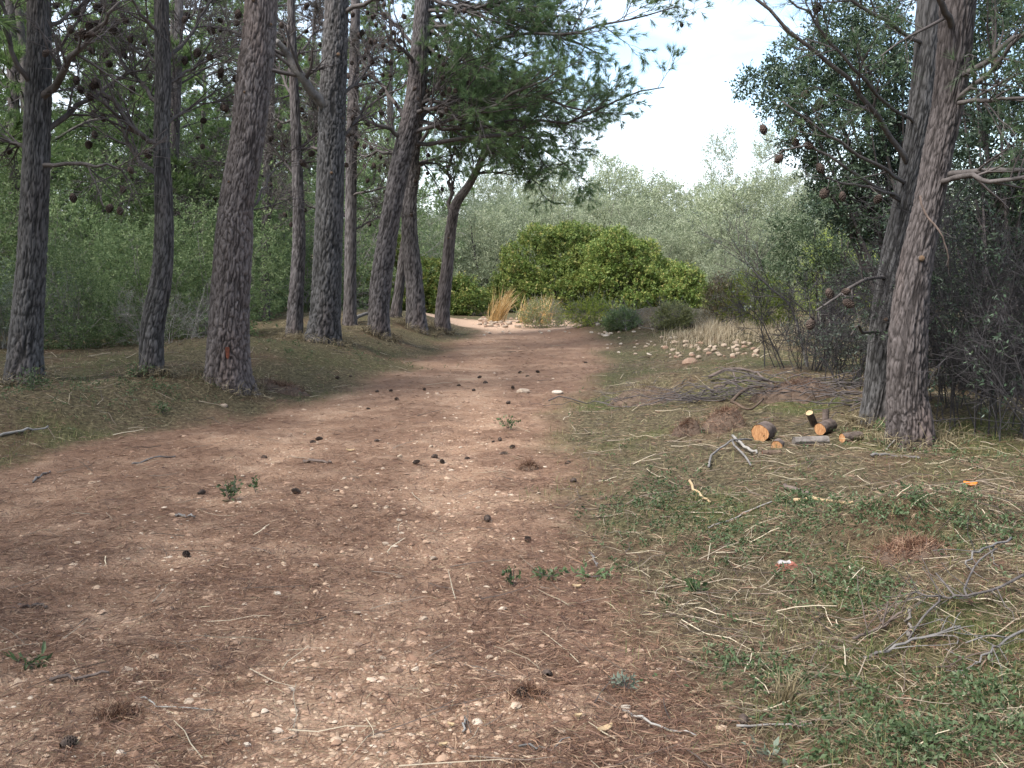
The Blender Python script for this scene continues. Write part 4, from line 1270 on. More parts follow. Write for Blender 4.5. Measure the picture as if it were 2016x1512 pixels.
mastic(850, 630, 'green bush half hidden behind the clumped pine trunks', [(785, 500, 32, 0.5), (830, 560, 46, 0.2), (795, 580, 44, 0.0), (865, 590, 40, 0.0), (905, 585, 40, 0.0), (925, 608, 34, -0.3), (880, 615, 34, -0.3)], 204, 4200, 25.5)
mastic(740, 640, 'dark green bush deep between the tall pines', [(740, 560, 40, 0.0), (700, 580, 40, 0.3), (760, 600, 36, 0), (650, 590, 40, 0.4)], 205, 2200, 26.5)

# --- olive grove on the slope behind
def olive(seed, height_m, spread, n=4200, mat='leaf_olive'):
    rng = np.random.default_rng(seed)
    L = []
    for i in range(11):
        a = i * 2.4 + rng.uniform(-0.5, 0.5)
        q = rng.uniform(0.15, 1.0) * spread
        z = height_m * rng.uniform(0.35, 0.82) * (1.05 - 0.25 * q / spread)
        R = height_m * rng.uniform(0.15, 0.22)
        L.append((math.cos(a) * q, math.sin(a) * q, z, R, R, R * 1.15))
    L.append((0, 0, height_m * 0.80, height_m * 0.17, height_m * 0.17, height_m * 0.2))
    for i in range(8):
        a = i * 0.9
        L.append((math.cos(a) * spread * 0.8, math.sin(a) * spread * 0.8, height_m * 0.22, height_m * 0.16, height_m * 0.16, height_m * 0.16))
    return L
OG = 'silvery olive trees on the slope behind the bushes'
protos = []
for i, (hm, sp) in enumerate(((4.6, 1.7), (4.0, 1.9), (5.2, 1.5))):
    protos.append(shrub('olive_tree', (0, 0, -50), 'silvery grey-green olive tree crowded on the slope behind the bushes', 'tree', OG, olive(300 + i, hm, sp), 5600, 9, (0.12, 0.029), 'leaf_olive', 310 + i, 0.30, 0.35, 12, 0.06, 'limb', 0.7, 3, 0.6, far=True, bump=0.4, gap=0.43))
rng = np.random.default_rng(5)
spots = []
for px, top, Y in ((860, 440, 31), (945, 425, 32), (1010, 400, 34), (900, 380, 36), (1075, 370, 38), (1150, 318, 40), (1210, 350, 38), (1265, 348, 42), (1330, 372, 40), (1390, 375, 39), (1455, 370, 37), (1520, 360, 36), (1580, 350, 40), (1110, 420, 33.5), (1270, 410, 34), (1360, 430, 32), (1440, 440, 31), (1510, 430, 30), (1580, 440, 31), (1640, 380, 34), (1020, 330, 46), (960, 360, 42), (1700, 400, 32), (1770, 360, 37), (1860, 380, 36), (1950, 360, 38), (1180, 400, 36), (1620, 500, 27), (800, 420, 36), (740, 400, 40), (1300, 470, 31), (1420, 500, 28.5), (1200, 450, 32)):
    spots.append((px, top, Y))
for i, (px, top, Y) in enumerate(spots):
    g = at(px, 600, Y)
    g[2] = float(height(g[0], g[1])) - 0.05
    hm = at(px, top, Y)[2] - g[2]
    k = i % 3
    src = protos[k]
    s = hm / (4.6, 4.0, 5.2)[k] * 1.06
    if i < 3:
        src.location = [float(c) for c in g]
        src.rotation_euler = (0, 0, rng.uniform(0, 6.28))
        src.scale = (s * 1.15, s * 1.15, s)
        o = src
    else:
        o = copy_thing(src, g, rng.uniform(0, 6.28), (s * 1.15, s * 1.15, s))
    over = 'left, seen between the pine trunks' if px < 960 else 'above the left green bush' if px < 1160 else 'above the right green bush' if px < 1320 else 'above the dry grass' if px < 1490 else 'left of the evergreen oak' if px < 1660 else 'hidden behind the double pine'
    o['label'] = 'silvery olive tree %s, %s' % (over, 'front row of the grove' if Y < 33 else 'middle of the grove' if Y < 38 else 'back row of the grove')
    if i == 5:
        o['label'] = 'tallest olive tree, its top standing out against the sky left of centre'
SG = 'young upright trees on the skyline'
sap = shrub('young_tree', at(1410, 600, 44) * np.array([1, 1, 0]) + np.array([0, 0, float(height(*at(1410, 600, 44)[:2]))]), 'wispy upright young tree on the skyline, left of two', 'tree', SG,
            [(0, 0, 4.2, 0.5, 0.5, 1.1), (0.3, 0, 5.2, 0.35, 0.35, 0.8), (-0.3, 0.1, 4.9, 0.35, 0.3, 0.8), (0, 0, 3.2, 0.9, 0.9, 0.9), (0, 0, 1.8, 1.0, 1.0, 1.2)], 1800, 8, (0.11, 0.026), 'leaf_olive', 330, 0.32, 0.5, 14, 0.035, 'limb', 1.2, 3, 0.5)
g = at(1500, 600, 44)
copy_thing(sap, (g[0], g[1], float(height(g[0], g[1])) + 0.15), 2.0, 1.0, 'wispy upright young tree on the skyline, right of two')

# --- small shrubs and dry growth at the foot of the bushes
FG = 'small shrubs at the foot of the bushes'
def small(px, py, w, h, label, mat, seed, n=420, leaf=(0.05, 0.018)):
    base = on_ground(px, py)
    s = base[1] / FOC
    L = [(0, 0, h * s * 0.45, w * s * 0.4, w * s * 0.4, h * s * 0.5), (w * s * 0.28, 0.05, h * s * 0.35, w * s * 0.26, w * s * 0.26, h * s * 0.36), (-w * s * 0.28, 0, h * s * 0.38, w * s * 0.26, w * s * 0.26, h * s * 0.38)]
    return shrub('low_shrub', base, label, 'shrub', FG, L, n, 8, leaf, mat, seed, 0.14, 0.3, 10, 0.006, 'twig_pale', 0.6, 2)
small(1068, 645, 75, 50, 'olive-grey low shrub in front of the golden grass', 'leaf_sage', 341)
small(1160, 640, 80, 46, 'small green shrub at the foot of the big bush', 'leaf_yellow', 342)
small(1325, 645, 60, 40, 'bluish green low shrub on top of the grassy mound', 'leaf_sage', 343)
small(1225, 648, 50, 30, 'tiny green shrub behind the grassy mound', 'leaf_bank', 344)
small(1485, 650, 130, 110, 'yellow-green bush in the open behind the dry grass', 'leaf_yellow', 345, 1300)
small(1425, 640, 60, 100, 'bleached dry shrub left of the yellow-green bush', 'straw', 346, 420)
small(1660, 620, 170, 180, 'tall bright yellow-green shrub seen left of the double pine', 'leaf_yellow', 347, 2000)

# --- the left wood: undergrowth, bright far pines
UG = 'shrubs of the undergrowth in the left wood'
def und_lobes(seed, w, h, k):
    r = np.random.default_rng(seed)
    return [(r.uniform(-w, w), r.uniform(-w, w), h * r.uniform(0.25, 0.8), *(np.array([1, 1, 1.1]) * r.uniform(0.22, 0.36) * h)) for _ in range(k)]
und = [shrub('undergrowth_shrub', (0, 0, -50), 'leafy green shrub in the undergrowth behind the left pines', 'shrub', UG, und_lobes(401, 0.9, 2.2, 8), 2300, 8, (0.06, 0.026), 'leaf_bank', 411, 0.16, 0.5, 22, 0.012, 'twig_pale', 0.4, 3),
       shrub('undergrowth_shrub', (0, 0, -50), 'grey-green twiggy shrub in the undergrowth behind the left pines', 'shrub', UG, und_lobes(402, 0.9, 1.7, 7), 1500, 8, (0.05, 0.016), 'leaf_grey', 412, 0.18, 0.5, 30, 0.010, 'twig_pale', 0.5, 4),
       shrub('undergrowth_shrub', (0, 0, -50), 'tall loose green shrub rising in the wood behind the left pines', 'shrub', UG, und_lobes(403, 0.8, 3.6, 10), 2600, 8, (0.075, 0.026), 'leaf_bank', 413, 0.22, 0.6, 26, 0.016, 'twig_pale', 0.6, 4)]
dead = tangle('dead_thicket', (0, 0, -50), 'tangle of bare grey twigs in the undergrowth behind the left pines', 'thicket', UG, (1.1, 1.1, 1.3), 420, 'twig_pale', (14, 7, 5, 2), 0.010, leafy=120)
und.append(dead)
rng = np.random.default_rng(8)
place = []
for Y, step in ((13.6, 1.15), (15.2, 1.3), (17.0, 1.5), (19.0, 1.9), (22.5, 2.2), (26.5, 2.6), (31, 3.0), (37, 3.6)):
    x = -0.56 * Y - 2.5
    while x < np.interp(Y, [13, 14, 17, 20, 23, 27, 40], [-4.3, -4.2, -4.6, -4.0, -3.4, -3.6, -4.0]):
        place.append((x + rng.uniform(-0.4, 0.4), Y + rng.uniform(-0.7, 0.7)))
        x += step
WOOD = ('leafy green shrub', 'grey-green twiggy shrub', 'tall loose green shrub', 'tangle of bare grey twigs')
def wood_label(kind, x, y):
    px = 1008 + FOC * x / y
    for lim, ph in ((-60, 'past the left edge'), (50, 'behind the leftmost dark pine'), (180, 'right of the leftmost dark pine'), (296, 'left of the crooked pine'), (385, 'right of the crooked pine'), (470, 'behind the thick reddish pine'), (580, 'right of the thick reddish pine'), (9999, 'behind the tall stubbed pine')):
        if px < lim:
            break
    row = 'front of the wood' if y < 17.8 else 'middle of the wood' if y < 24.5 else 'back of the wood'
    return '%s, %s, %s' % (kind, row, ph)
used = set()
for i, (x, y) in enumerate(place):
    far = y > 21
    k = rng.choice(4, p=(0.40, 0.06, 0.50, 0.04) if far else (0.40, 0.20, 0.16, 0.24))
    if y < 15 and k == 2:
        k = 0
    s = rng.uniform(0.8, 1.25) * (0.58 if y < 14.5 else 0.8 if y < 16 else 1.0)
    loc = (x, y, float(height(x, y)) - 0.03)
    if k not in used:
        used.add(k)
        und[k].location = loc
        und[k].rotation_euler = (0, 0, rng.uniform(0, 6.28))
        und[k].scale = (s,) * 3
        und[k]['label'] = wood_label(WOOD[k], x, y)
    else:
        copy_thing(und[k], loc, rng.uniform(0, 6.28), s, wood_label(WOOD[k], x, y))

for x, y, k, s in ((6.6, 9.6, 2, 0.9), (7.6, 11.6, 0, 1.2), (8.4, 13.5, 2, 1.0), (6.8, 13.2, 0, 1.1), (9.6, 16.0, 2, 1.1), (8.2, 9.0, 0, 1.1)):
    copy_thing(und[k], (x, y, float(height(x, y)) - 0.03), rng.uniform(0, 6.28), s, '%s of the right wood, beyond the dark thicket at the edge' % WOOD[k], 'shrubs of the right wood')
BG = 'background pines deep in the left wood'
def bright_pine(seed, h, label):
    rng = np.random.default_rng(seed)
    root = thing('pine_tree', (0, 0, -50), label, 'tree', BG)
    n = 9
    P = np.stack([np.cumsum(rng.normal(0, 0.06, n)), np.cumsum(rng.normal(0, 0.06, n)), np.linspace(-0.2, h, n)], 1)
    R = np.linspace(0.13, 0.02, n)
    v, f = tubes(catmull(P, 30), np.linspace(0.13, 0.02, 30), 10)
    link('trunk', mesh_from('trunk', v, f, M['limb'], None, True), root)
    tw, nd = [], []
    limbs, rads = [], []
    for i in range(24):
        z = h * (0.16 + 0.82 * i / 24)
        a = i * 2.4 + rng.uniform(-0.4, 0.4)
        L = 2.1 * (1.15 - 0.75 * i / 24) * rng.uniform(0.75, 1.15)
        p0 = np.array([np.interp(z, P[:, 2], P[:, 0]), np.interp(z, P[:, 2], P[:, 1]), z])
        limbs.append(curve(p0, p0 + np.array([math.cos(a) * L, math.sin(a) * L, L * 0.35]), 0.05, 8, rng))
        rads.append(np.linspace(0.03, 0.008, 8))
    limbs, rads = np.array(limbs), np.array(rads)
    a_, ar = spawn(limbs, rads, 7, 0.2, 1.0, 0.9, 0.75, 0.12, 5, rng, 0.1, 0.5, 0.05, 0.004)
    b_, br = spawn(a_, ar, 6, 0.2, 1.0, 0.45, 0.75, 0.12, 4, rng, 0.1, 0.6, 0.05, 0.003)
    parts = [tubes(limbs, rads, 6), tubes(a_, ar, 4), tubes(b_, br, 3)]
    v, f, _ = join([(p[0], p[1], 0) for p in parts])
    link('limbs', mesh_from('limbs', v, f, M['limb'], None, True), root)
    v, f, r = join([twig_needles(b_, 5, 12, 0.15, 0.010, 0.9, rng), twig_needles(a_, 3, 12, 0.14, 0.011, 0.9, rng, 0.5)])
    link('crown', mesh_from('crown', v, f, M['needle_bright'], {'rnd': r}), root)
    return root
bp = [bright_pine(501, 8.0, 'bright green needled pine deep in the wood on the left'), bright_pine(502, 9.5, 'bright green needled pine deep in the wood on the left')]
bspots = [(-9.0, 19.5), (-12.0, 24), (-7.6, 25.5), (-15.5, 28), (-10.5, 30), (-6.6, 33), (-18.5, 34), (-13.5, 37), (-8.5, 40), (-21, 42), (-15, 46), (-4.6, 40), (-10.5, 50), (-25, 38), (-12.3, 18.5), (-6.0, 46), (-6.8, 20.5), (-10.2, 22), (-5.4, 29), (-9.2, 27.5), (-13.8, 21), (-7.6, 30.5), (-17, 31), (-3.8, 33), (-8.0, 17.2)]
shade = [(-9.5, 11.0), (-6.5, 8.5), (-7.5, 5.0), (-6.0, 1.5), (-8.5, 0.5), (-6.5, -3.5), (-3.5, -6.0), (-9.5, -4.0), (-10.5, 8.0), (-0.5, -8.5), (2.2, -6.0), (4.6, -5.0), (-3.0, -11.0), (1.5, -11.0), (-6.5, -8.0), (5.2, -9.5)]
bspots += shade
for i, (x, y) in enumerate(bspots):
    loc = (x, y, float(height(x, y)))
    lab = wood_label('bright green needled pine', x, y) if i < len(bspots) - len(shade) else 'pine out of view beside the near path, shading the ground'
    grp = BG if i < len(bspots) - len(shade) else 'pines beside the near path'
    if i < 2:
        bp[i].location = loc
        bp[i]['label'] = lab
    else:
        copy_thing(bp[i % 2], loc, rng.uniform(0, 6.28), rng.uniform(0.85, 1.2), lab, grp)

# --- right side: evergreen oak, thickets
def lobes_at(px, py, Y, items):
    b = at(px, py, Y)
    b[2] = float(height(b[0], b[1]))
    return b, lob(0, 0, b, items, Y)
b, L = lobes_at(1790, 780, 12.5, [(1700, 150, 80, 0), (1610, 200, 70, 0.2), (1545, 185, 46, -0.2), (1680, 250, 80, 0), (1760, 190, 85, 0.4), (1625, 120, 45, 0), (1735, 90, 60, 0.2), (1500, 165, 34, 0), (1470, 175, 20, 0), (1560, 130, 40, 0), (1650, 60, 50, 0.2), (1720, 20, 60, 0.3), (1650, 320, 66, 0), (1640, 390, 50, 0), (1720, 360, 66, 0.3), (1690, 420, 55, 0), (1590, 270, 50, 0.2), (1800, 300, 80, 0.6), (1760, 440, 60, 0.5)])
shrub('evergreen_oak', b, 'dark small-leaved evergreen oak rising behind the double pine', 'tree', None, L, 7200, 8, (0.052, 0.023), 'leaf_dark', 601, 0.13, 0.75, 26, 0.035, 'limb', 0.3, 3, zmin=0.8)
b, L = lobes_at(1620, 690, 16.5, [(1640, 450, 70, 0), (1580, 500, 55, 0.2), (1700, 500, 60, 0), (1545, 465, 40, 0), (1620, 550, 50, 0), (1690, 580, 60, 0.3), (1520, 540, 34, -0.2)])
shrub('evergreen_oak', b, 'smaller green oak bush in mid-distance left of the double pine', 'tree', None, L, 2600, 8, (0.05, 0.021), 'leaf_oak', 602, 0.15, 0.6, 20, 0.02, 'limb', 0.4, 3, zmin=0.3)
b, L = lobes_at(1960, 830, 10.8, [(1960, 150, 100, 0.4), (2040, 60, 110, 0.2), (1920, 60, 60, 0.6), (2050, 250, 120, 0.4), (1960, 300, 90, 0.2), (1900, 400, 60, 0.6), (2000, 430, 100, 0.2), (1930, 520, 80, 0.3), (2050, 560, 120, 0.3), (1890, 270, 50, 1.0), (1940, -60, 110, 0.5), (2100, 400, 130, 0.2)])
shrub('evergreen_oak', b, 'dark leafy thicket tree filling the right edge behind the double pine', 'tree', None, L, 6400, 8, (0.057, 0.024), 'leaf_dark', 603, 0.15, 0.7, 40, 0.02, 'twig', 0.2, 4, zmin=0.5)
b, L = lobes_at(1960, 860, 9.6, [(1900, 820, 40, 0.2), (1960, 800, 60, 0.2), (2020, 830, 50, 0.0), (1930, 740, 55, 0.6), (2000, 720, 70, 0.5), (2060, 800, 70, 0.2), (1880, 760, 36, 0.6), (2050, 700, 80, 0.5)])
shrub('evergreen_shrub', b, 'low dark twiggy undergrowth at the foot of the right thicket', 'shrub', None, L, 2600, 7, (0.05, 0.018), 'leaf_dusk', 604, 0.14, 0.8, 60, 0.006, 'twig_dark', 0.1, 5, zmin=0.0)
b, L = lobes_at(1960, 800, 12.6, [(1900, 640, 70, 0), (1970, 600, 90, 0), (2050, 640, 90, 0), (1880, 740, 60, 0), (1960, 740, 90, 0), (2060, 750, 90, 0), (1900, 540, 70, 0.2), (2010, 500, 100, 0.2), (2120, 600, 110, 0)])  # extra shrub, added to block light behind the right thicket
shrub('evergreen_shrub', b, 'dense dark evergreen shrub added deep behind the bare twigs at right to block light', 'shrub', None, L, 2600, 8, (0.06, 0.028), 'leaf_dark', 605, 0.16, 0.6, 20, 0.01, 'twig', 0.2, 2, zmin=0.0)
TG = 'bare thickets on the right'
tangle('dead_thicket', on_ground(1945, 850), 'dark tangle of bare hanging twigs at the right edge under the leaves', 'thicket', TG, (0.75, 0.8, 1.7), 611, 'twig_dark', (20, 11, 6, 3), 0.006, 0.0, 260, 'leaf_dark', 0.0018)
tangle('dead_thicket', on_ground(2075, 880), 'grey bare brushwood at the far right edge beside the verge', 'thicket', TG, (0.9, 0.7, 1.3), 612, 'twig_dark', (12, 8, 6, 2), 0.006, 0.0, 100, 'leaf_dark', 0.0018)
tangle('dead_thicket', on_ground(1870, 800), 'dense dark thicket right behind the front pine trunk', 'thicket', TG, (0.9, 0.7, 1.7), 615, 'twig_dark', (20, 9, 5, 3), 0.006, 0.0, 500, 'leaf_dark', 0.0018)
tangle('dead_thicket', on_ground(1590, 725), 'dark grey dead bush left of the double pine', 'thicket', TG, (0.95, 0.7, 1.0), 613, 'twig_dark', (22, 8, 5, 3), 0.009, 0.1, 0, 'leaf_grey', 0.0022)
tangle('dead_thicket', on_ground(1660, 760), 'grey-green sparse bush in front of the rear pine trunk', 'thicket', TG, (0.5, 0.5, 0.7), 614, 'twig_dark', (16, 7, 5, 2), 0.008, 0.1, 260, 'leaf_dusk', 0.002)
b = on_ground(1590, 720)
sap = thing('bare_sapling', b, 'bare grey sapling leaning left out of the dark dead bush', 'sapling')
r5 = np.random.default_rng(77)
P = np.array([b + np.array([0, 0, -0.05]), at(1560, 610, b[1]), at(1520, 570, b[1] - 0.2), at(1480, 530, b[1] - 0.3), at(1440, 470, b[1] - 0.3)])
c = catmull(P, 12)
cr = np.linspace(0.016, 0.005, 12)
v, f = tubes(c - b, cr, 7)
link('stem', mesh_from('stem', v, f, M['limb_grey'], None, True), sap)
a_, ar = spawn(c[None], cr[None], 12, 0.3, 1.0, 0.8, 0.7, 0.3, 6, r5, 0.1, 0.5, 0, 0.003)
b_, br = spawn(a_, ar, 7, 0.2, 1.0, 0.4, 0.7, 0.15, 5, r5, 0.1, 0.6, 0, 0.002)
v, f, _ = join([(*tubes(a_ - b, ar, 4), 0), (*tubes(b_ - b, br, 3), 0)])
link('twigs', mesh_from('twigs', v, f, M['twig'], None, True), sap)
i = r5.choice(len(b_), 60, replace=False)
v, f, rr = leaves(b_[i, -2] - b, unit(b_[i, -1] - b_[i, 0]), 8, 0.045, 0.014, 0.14, r5)
link('foliage', mesh_from('foliage', v, f, M['leaf_grey'], {'rnd': rr}), sap)

# --- dry grasses
def tuft(name, base, label, group, n, h, spread, lean, mat, seed, width=0.006):
    rng = np.random.default_rng(seed)
    a = rng.uniform(0, 2 * math.pi, n)
    ln = np.abs(rng.normal(0, spread, n))
    d = unit(np.stack([np.cos(a) * ln + lean[0], np.sin(a) * ln + lean[1], np.ones(n)], 1))
    L = (h * rng.uniform(0.5, 1.1, n))[:, None]
    b = np.stack([rng.normal(0, 0.10, n) * h, rng.normal(0, 0.10, n) * h, np.full(n, -0.01)], 1)
    s = unit(np.cross(d, rng.normal(size=d.shape))) * width * 0.5
    m = b + d * L * 0.6
    e = m + unit(d + np.stack([np.cos(a) * ln + lean[0], np.sin(a) * ln + lean[1], -0.2 * np.ones(n)], 1) * 0.6) * L * 0.45
    v = np.stack([b - s, b + s, m + s, e, m - s], 1).reshape(-1, 3)
    i = np.arange(n)[:, None] * 5
    me = mesh_from(name, v, [i + np.array([[0, 1, 2, 4]]), i + np.array([[4, 2, 3]])], M[mat], {'rnd': np.repeat(rng.uniform(0, 1, n), 5)})
    o = link(name, me, None, base)
    return tag(o, label, 'grass tuft', group)
GG = 'golden grass tufts by the far road'
tuft('dry_grass_tuft', on_ground(975, 634), 'tallest golden dry grass tuft beside the far road, left of the group', GG, 170, 0.85, 0.34, (0.40, 0), 'golden', 701, 0.011)
tuft('dry_grass_tuft', on_ground(1030, 636), 'middle golden dry grass tuft beside the far road', GG, 120, 0.65, 0.4, (0.45, 0), 'golden', 702, 0.011)
tuft('dry_grass_tuft', on_ground(1072, 636), 'right-hand golden dry grass tuft behind the olive-grey shrub', GG, 120, 0.65, 0.4, (0.2, 0), 'golden', 703, 0.011)
tuft('dry_grass_tuft', on_ground(1545, 1395), 'straw-coloured dry grass tuft on the right verge in the foreground', None, 120, 0.16, 0.6, (0.2, 0), 'straw', 704, 0.004)
def field():
    rng = np.random.default_rng(705)
    c = on_ground(1450, 668)
    n = 5200
    x = c[0] + rng.normal(0, 0.62, n)
    y = c[1] + 0.9 + rng.normal(0, 0.8, n)
    keep = (fbm(x * 2.2, y * 2.2, 15, 2) > 0.46) & (x > c[0] - 1.1)
    x, y = x[keep], y[keep]
    v, f, r = blades(x, y, 0.13 + 0.16 * fbm(x * 1.5, y * 1.5, 19, 2), 0.004, rng, 0.9)
    stuff('tall_dry_grass', v, f, r, 'pale_grass', 'tall pale dry grass behind the rubble and the mound', 'grass')
field()
# ------------------------------------------------------------------ things lying on the ground
def stone_mesh(seed, mat):
    r = np.random.default_rng(seed)
    bm_v = []
    n, m = 7, 10
    for i in range(n):
        ph = math.pi * i / (n - 1)
        for j in range(m):
            th = 2 * math.pi * j / m
            bm_v.append((math.sin(ph) * math.cos(th), math.sin(ph) * math.sin(th), math.cos(ph)))
    v = np.array(bm_v)
    for _ in range(7):                                               # chop flat facets
        d = unit(r.normal(size=3))
        k = r.uniform(0.55, 0.85)
        s = v @ d
        v -= np.outer(np.maximum(s - k, 0), d) * 0.9
    v += r.normal(0, 0.025, v.shape)
    v[:m] = v[:m].mean(0)
    v[-m:] = v[-m:].mean(0)
    idx = np.arange(n * m).reshape(n, m)
    nx = np.roll(idx, -1, 1)
    q = np.stack([idx[:-1], idx[1:], nx[1:], nx[:-1]], -1).reshape(-1, 4)
    return mesh_from('stone', v, q, M[mat], None, False)
STONES = {m: [stone_mesh(800 + i + 10 * k, m) for i in range(5)] for k, m in enumerate(('stone', 'stone_red', 'stone_pale'))}
RS = np.random.default_rng(42)
def stone(px, py, w, mat, label, group=None, flat=0.55, sink=0.3, pos=None, name='stone'):
    g = on_ground(px, py) if pos is None else pos
    s = w / FOC * g[1] / 2
    o = link(name, STONES[mat][RS.integers(5)], None, (g[0], g[1], g[2] + s * flat * (1 - 2 * sink) * 0.6))
    o.scale = (s, s * RS.uniform(0.65, 0.95), s * flat * RS.uniform(0.85, 1.15))
    o.rotation_euler = (RS.uniform(-0.25, 0.25), RS.uniform(-0.25, 0.25), RS.uniform(-0.5, 0.5))
    return tag(o, label, 'stone', group)
for px, py, w, m, lab in ((778, 1325, 40, 'stone_red', 'reddish angular stone standing proud in the near middle of the path'),
                          (1288, 1392, 30, 'stone_red', 'pinkish oblong stone at the right path edge in the foreground'),
                          (1232, 1394, 24, 'stone_pale', 'pale flat stone just left of the pinkish oblong one'),
                          (487, 1469, 22, 'stone_pale', 'white round pebble by itself at the bottom of the path'),
                          (238, 1484, 26, 'stone_pale', 'pale flat pebble near the bottom left of the path'),
                          (573, 1360, 22, 'stone_pale', 'pale round pebble on the path left of the reddish stone'),
                          (546, 1170, 20, 'stone_pale', 'pale pebble alone on the left part of the path'),
                          (440, 800, 18, 'stone', 'buff stone on the bank below the thick reddish pine'),
                          (1098, 775, 26, 'stone_pale', 'pale flat stone slab beside the far part of the path'),
                          (1030, 772, 30, 'stone', 'flat buff stone slab set in the far part of the path'),
                          (1357, 716, 34, 'stone_red', 'pinkish tilted stone below the rubble on the right'),
                          (1193, 662, 14, 'stone_pale', 'pale stone on the grassy mound beyond the bend'),
                          (1800, 1100, 40, 'stone', 'rough stone half buried in the brown litter heap on the right verge')):
    stone(px, py, w, m, lab)
# smaller pebbles one can pick out on the path
PG = 'pebbles on the path'
def where(y):
    return 'near' if y < 4.6 else 'middle' if y < 8 else 'far'
n = 0
while n < 64:
    y = RS.uniform(3.0, 9.0)
    x = RS.normal(RS.choice([-0.35, -1.75, -0.9]), 0.35)
    if path_mask(x, y) < 0.6:
        continue
    side = 'right-hand wheel track' if abs(x + 0.35) < 0.5 else 'left-hand wheel track' if abs(x + 1.75) < 0.5 else 'middle strip'
    stone(0, 0, RS.uniform(0.018, 0.05) * FOC / y, RS.choice(['stone', 'stone', 'stone_red']), 'small buff pebble on the %s of the path, %s part' % (side, where(y)), PG, 0.5, 0.3, gp(x, y), 'pebble')
    n += 1
# rubble
RG = 'rubble stones'
def rubble(px0, px1, py0, py1, n, w0, w1, mats, label):
    for i in range(n):
        f = RS.uniform()
        stone(px0 + (px1 - px0) * RS.uniform(), py0 + (py1 - py0) * f, RS.uniform(w0, w1), RS.choice(mats), label, RG, 0.65, 0.15, name='rubble_stone')
rubble(1300, 1490, 672, 706, 60, 6, 16, ['stone', 'stone', 'stone_red'], 'broken pale stone in the rubble bank left of the dark dead bush')
rubble(1190, 1340, 664, 700, 26, 4, 10, ['stone', 'stone_pale'], 'small pale stone strewn between the mound and the rubble bank')
rubble(938, 1030, 628, 645, 34, 6, 16, ['stone', 'stone_red', 'stone'], 'reddish stone in the rubble heap below the golden grass')
rubble(1160, 1290, 638, 662, 16, 5, 12, ['stone', 'stone_pale'], 'small pale stone lying on the grassy mound')
rubble(950, 1130, 652, 662, 12, 4, 8, ['stone', 'stone_pale'], 'small stone on the pale road beyond the bend')

# pine cones on the ground
CG = 'pine cones on the ground'
def ground_cone(px, py, label, s=1.0, group=CG):
    g = on_ground(px, py)
    o = link('pine_cone', CONE, None, (g[0], g[1], g[2] + 0.010 * s))
    o.rotation_euler = (math.pi / 2 + RS.uniform(-0.3, 0.3), RS.uniform(-0.3, 0.3), RS.uniform(0, 6.28))
    o.scale = (s * 0.66 * RS.uniform(0.8, 1.2), s * 0.66 * RS.uniform(0.75, 1.1), s * 0.72 * RS.uniform(0.8, 1.2))
    tag(o, label, 'pine cone', group)
ground_cone(362, 1093, 'single dark pine cone on the left part of the path, nearest large one', 1.05)
ground_cone(120, 1475, 'dark pine cone in needles at the bottom left corner', 1.1)
ground_cone(390, 974, 'dark pine cone left of the small green plant on the path', 0.9)
ground_cone(592, 972, 'dark pine cone right of the small green plant on the path', 0.95)
ground_cone(1313, 1155, 'dark pine cone on the right verge near the fallen sprig', 0.9)
ground_cone(1275, 1168, 'brown pine cone left of its neighbour on the right verge', 0.9)
ground_cone(1465, 1430, 'dark pine cone beside the straw tuft in the right foreground', 0.9)
ground_cone(1020, 1365, 'dark pine cone in the needle drift in the lower middle of the path', 0.9)
ground_cone(1078, 1332, 'dark pine cone on the gravel in the lower middle of the path', 0.8)
for px, py in ((742, 870), (813, 913), (850, 902), (915, 904), (985, 895), (525, 902), (985, 869), (970, 871), (1003, 883), (870, 910)):
    ground_cone(px, py, 'small dark pine cone in the scatter across the middle of the path', 0.9)
for px, py in ((690, 742), (740, 772), (770, 769), (785, 788), (835, 768), (660, 745), (610, 872), (635, 865), (722, 805)):
    ground_cone(px, py, 'small dark pine cone scattered on the left side of the path under the pines', 0.9)
for px, py in ((1012, 764), (1062, 734), (905, 760), (930, 770), (1000, 795), (1035, 742), (1020, 735), (960, 755), (1150, 715), (940, 745)):
    ground_cone(px, py, 'small dark pine cone on the far part of the path before the bend', 1.0)
for px, py in ((1113, 914), (1130, 950), (1040, 1062), (960, 1028)):
    ground_cone(px, py, 'small brown pine cone on the right edge of the path', 0.9)

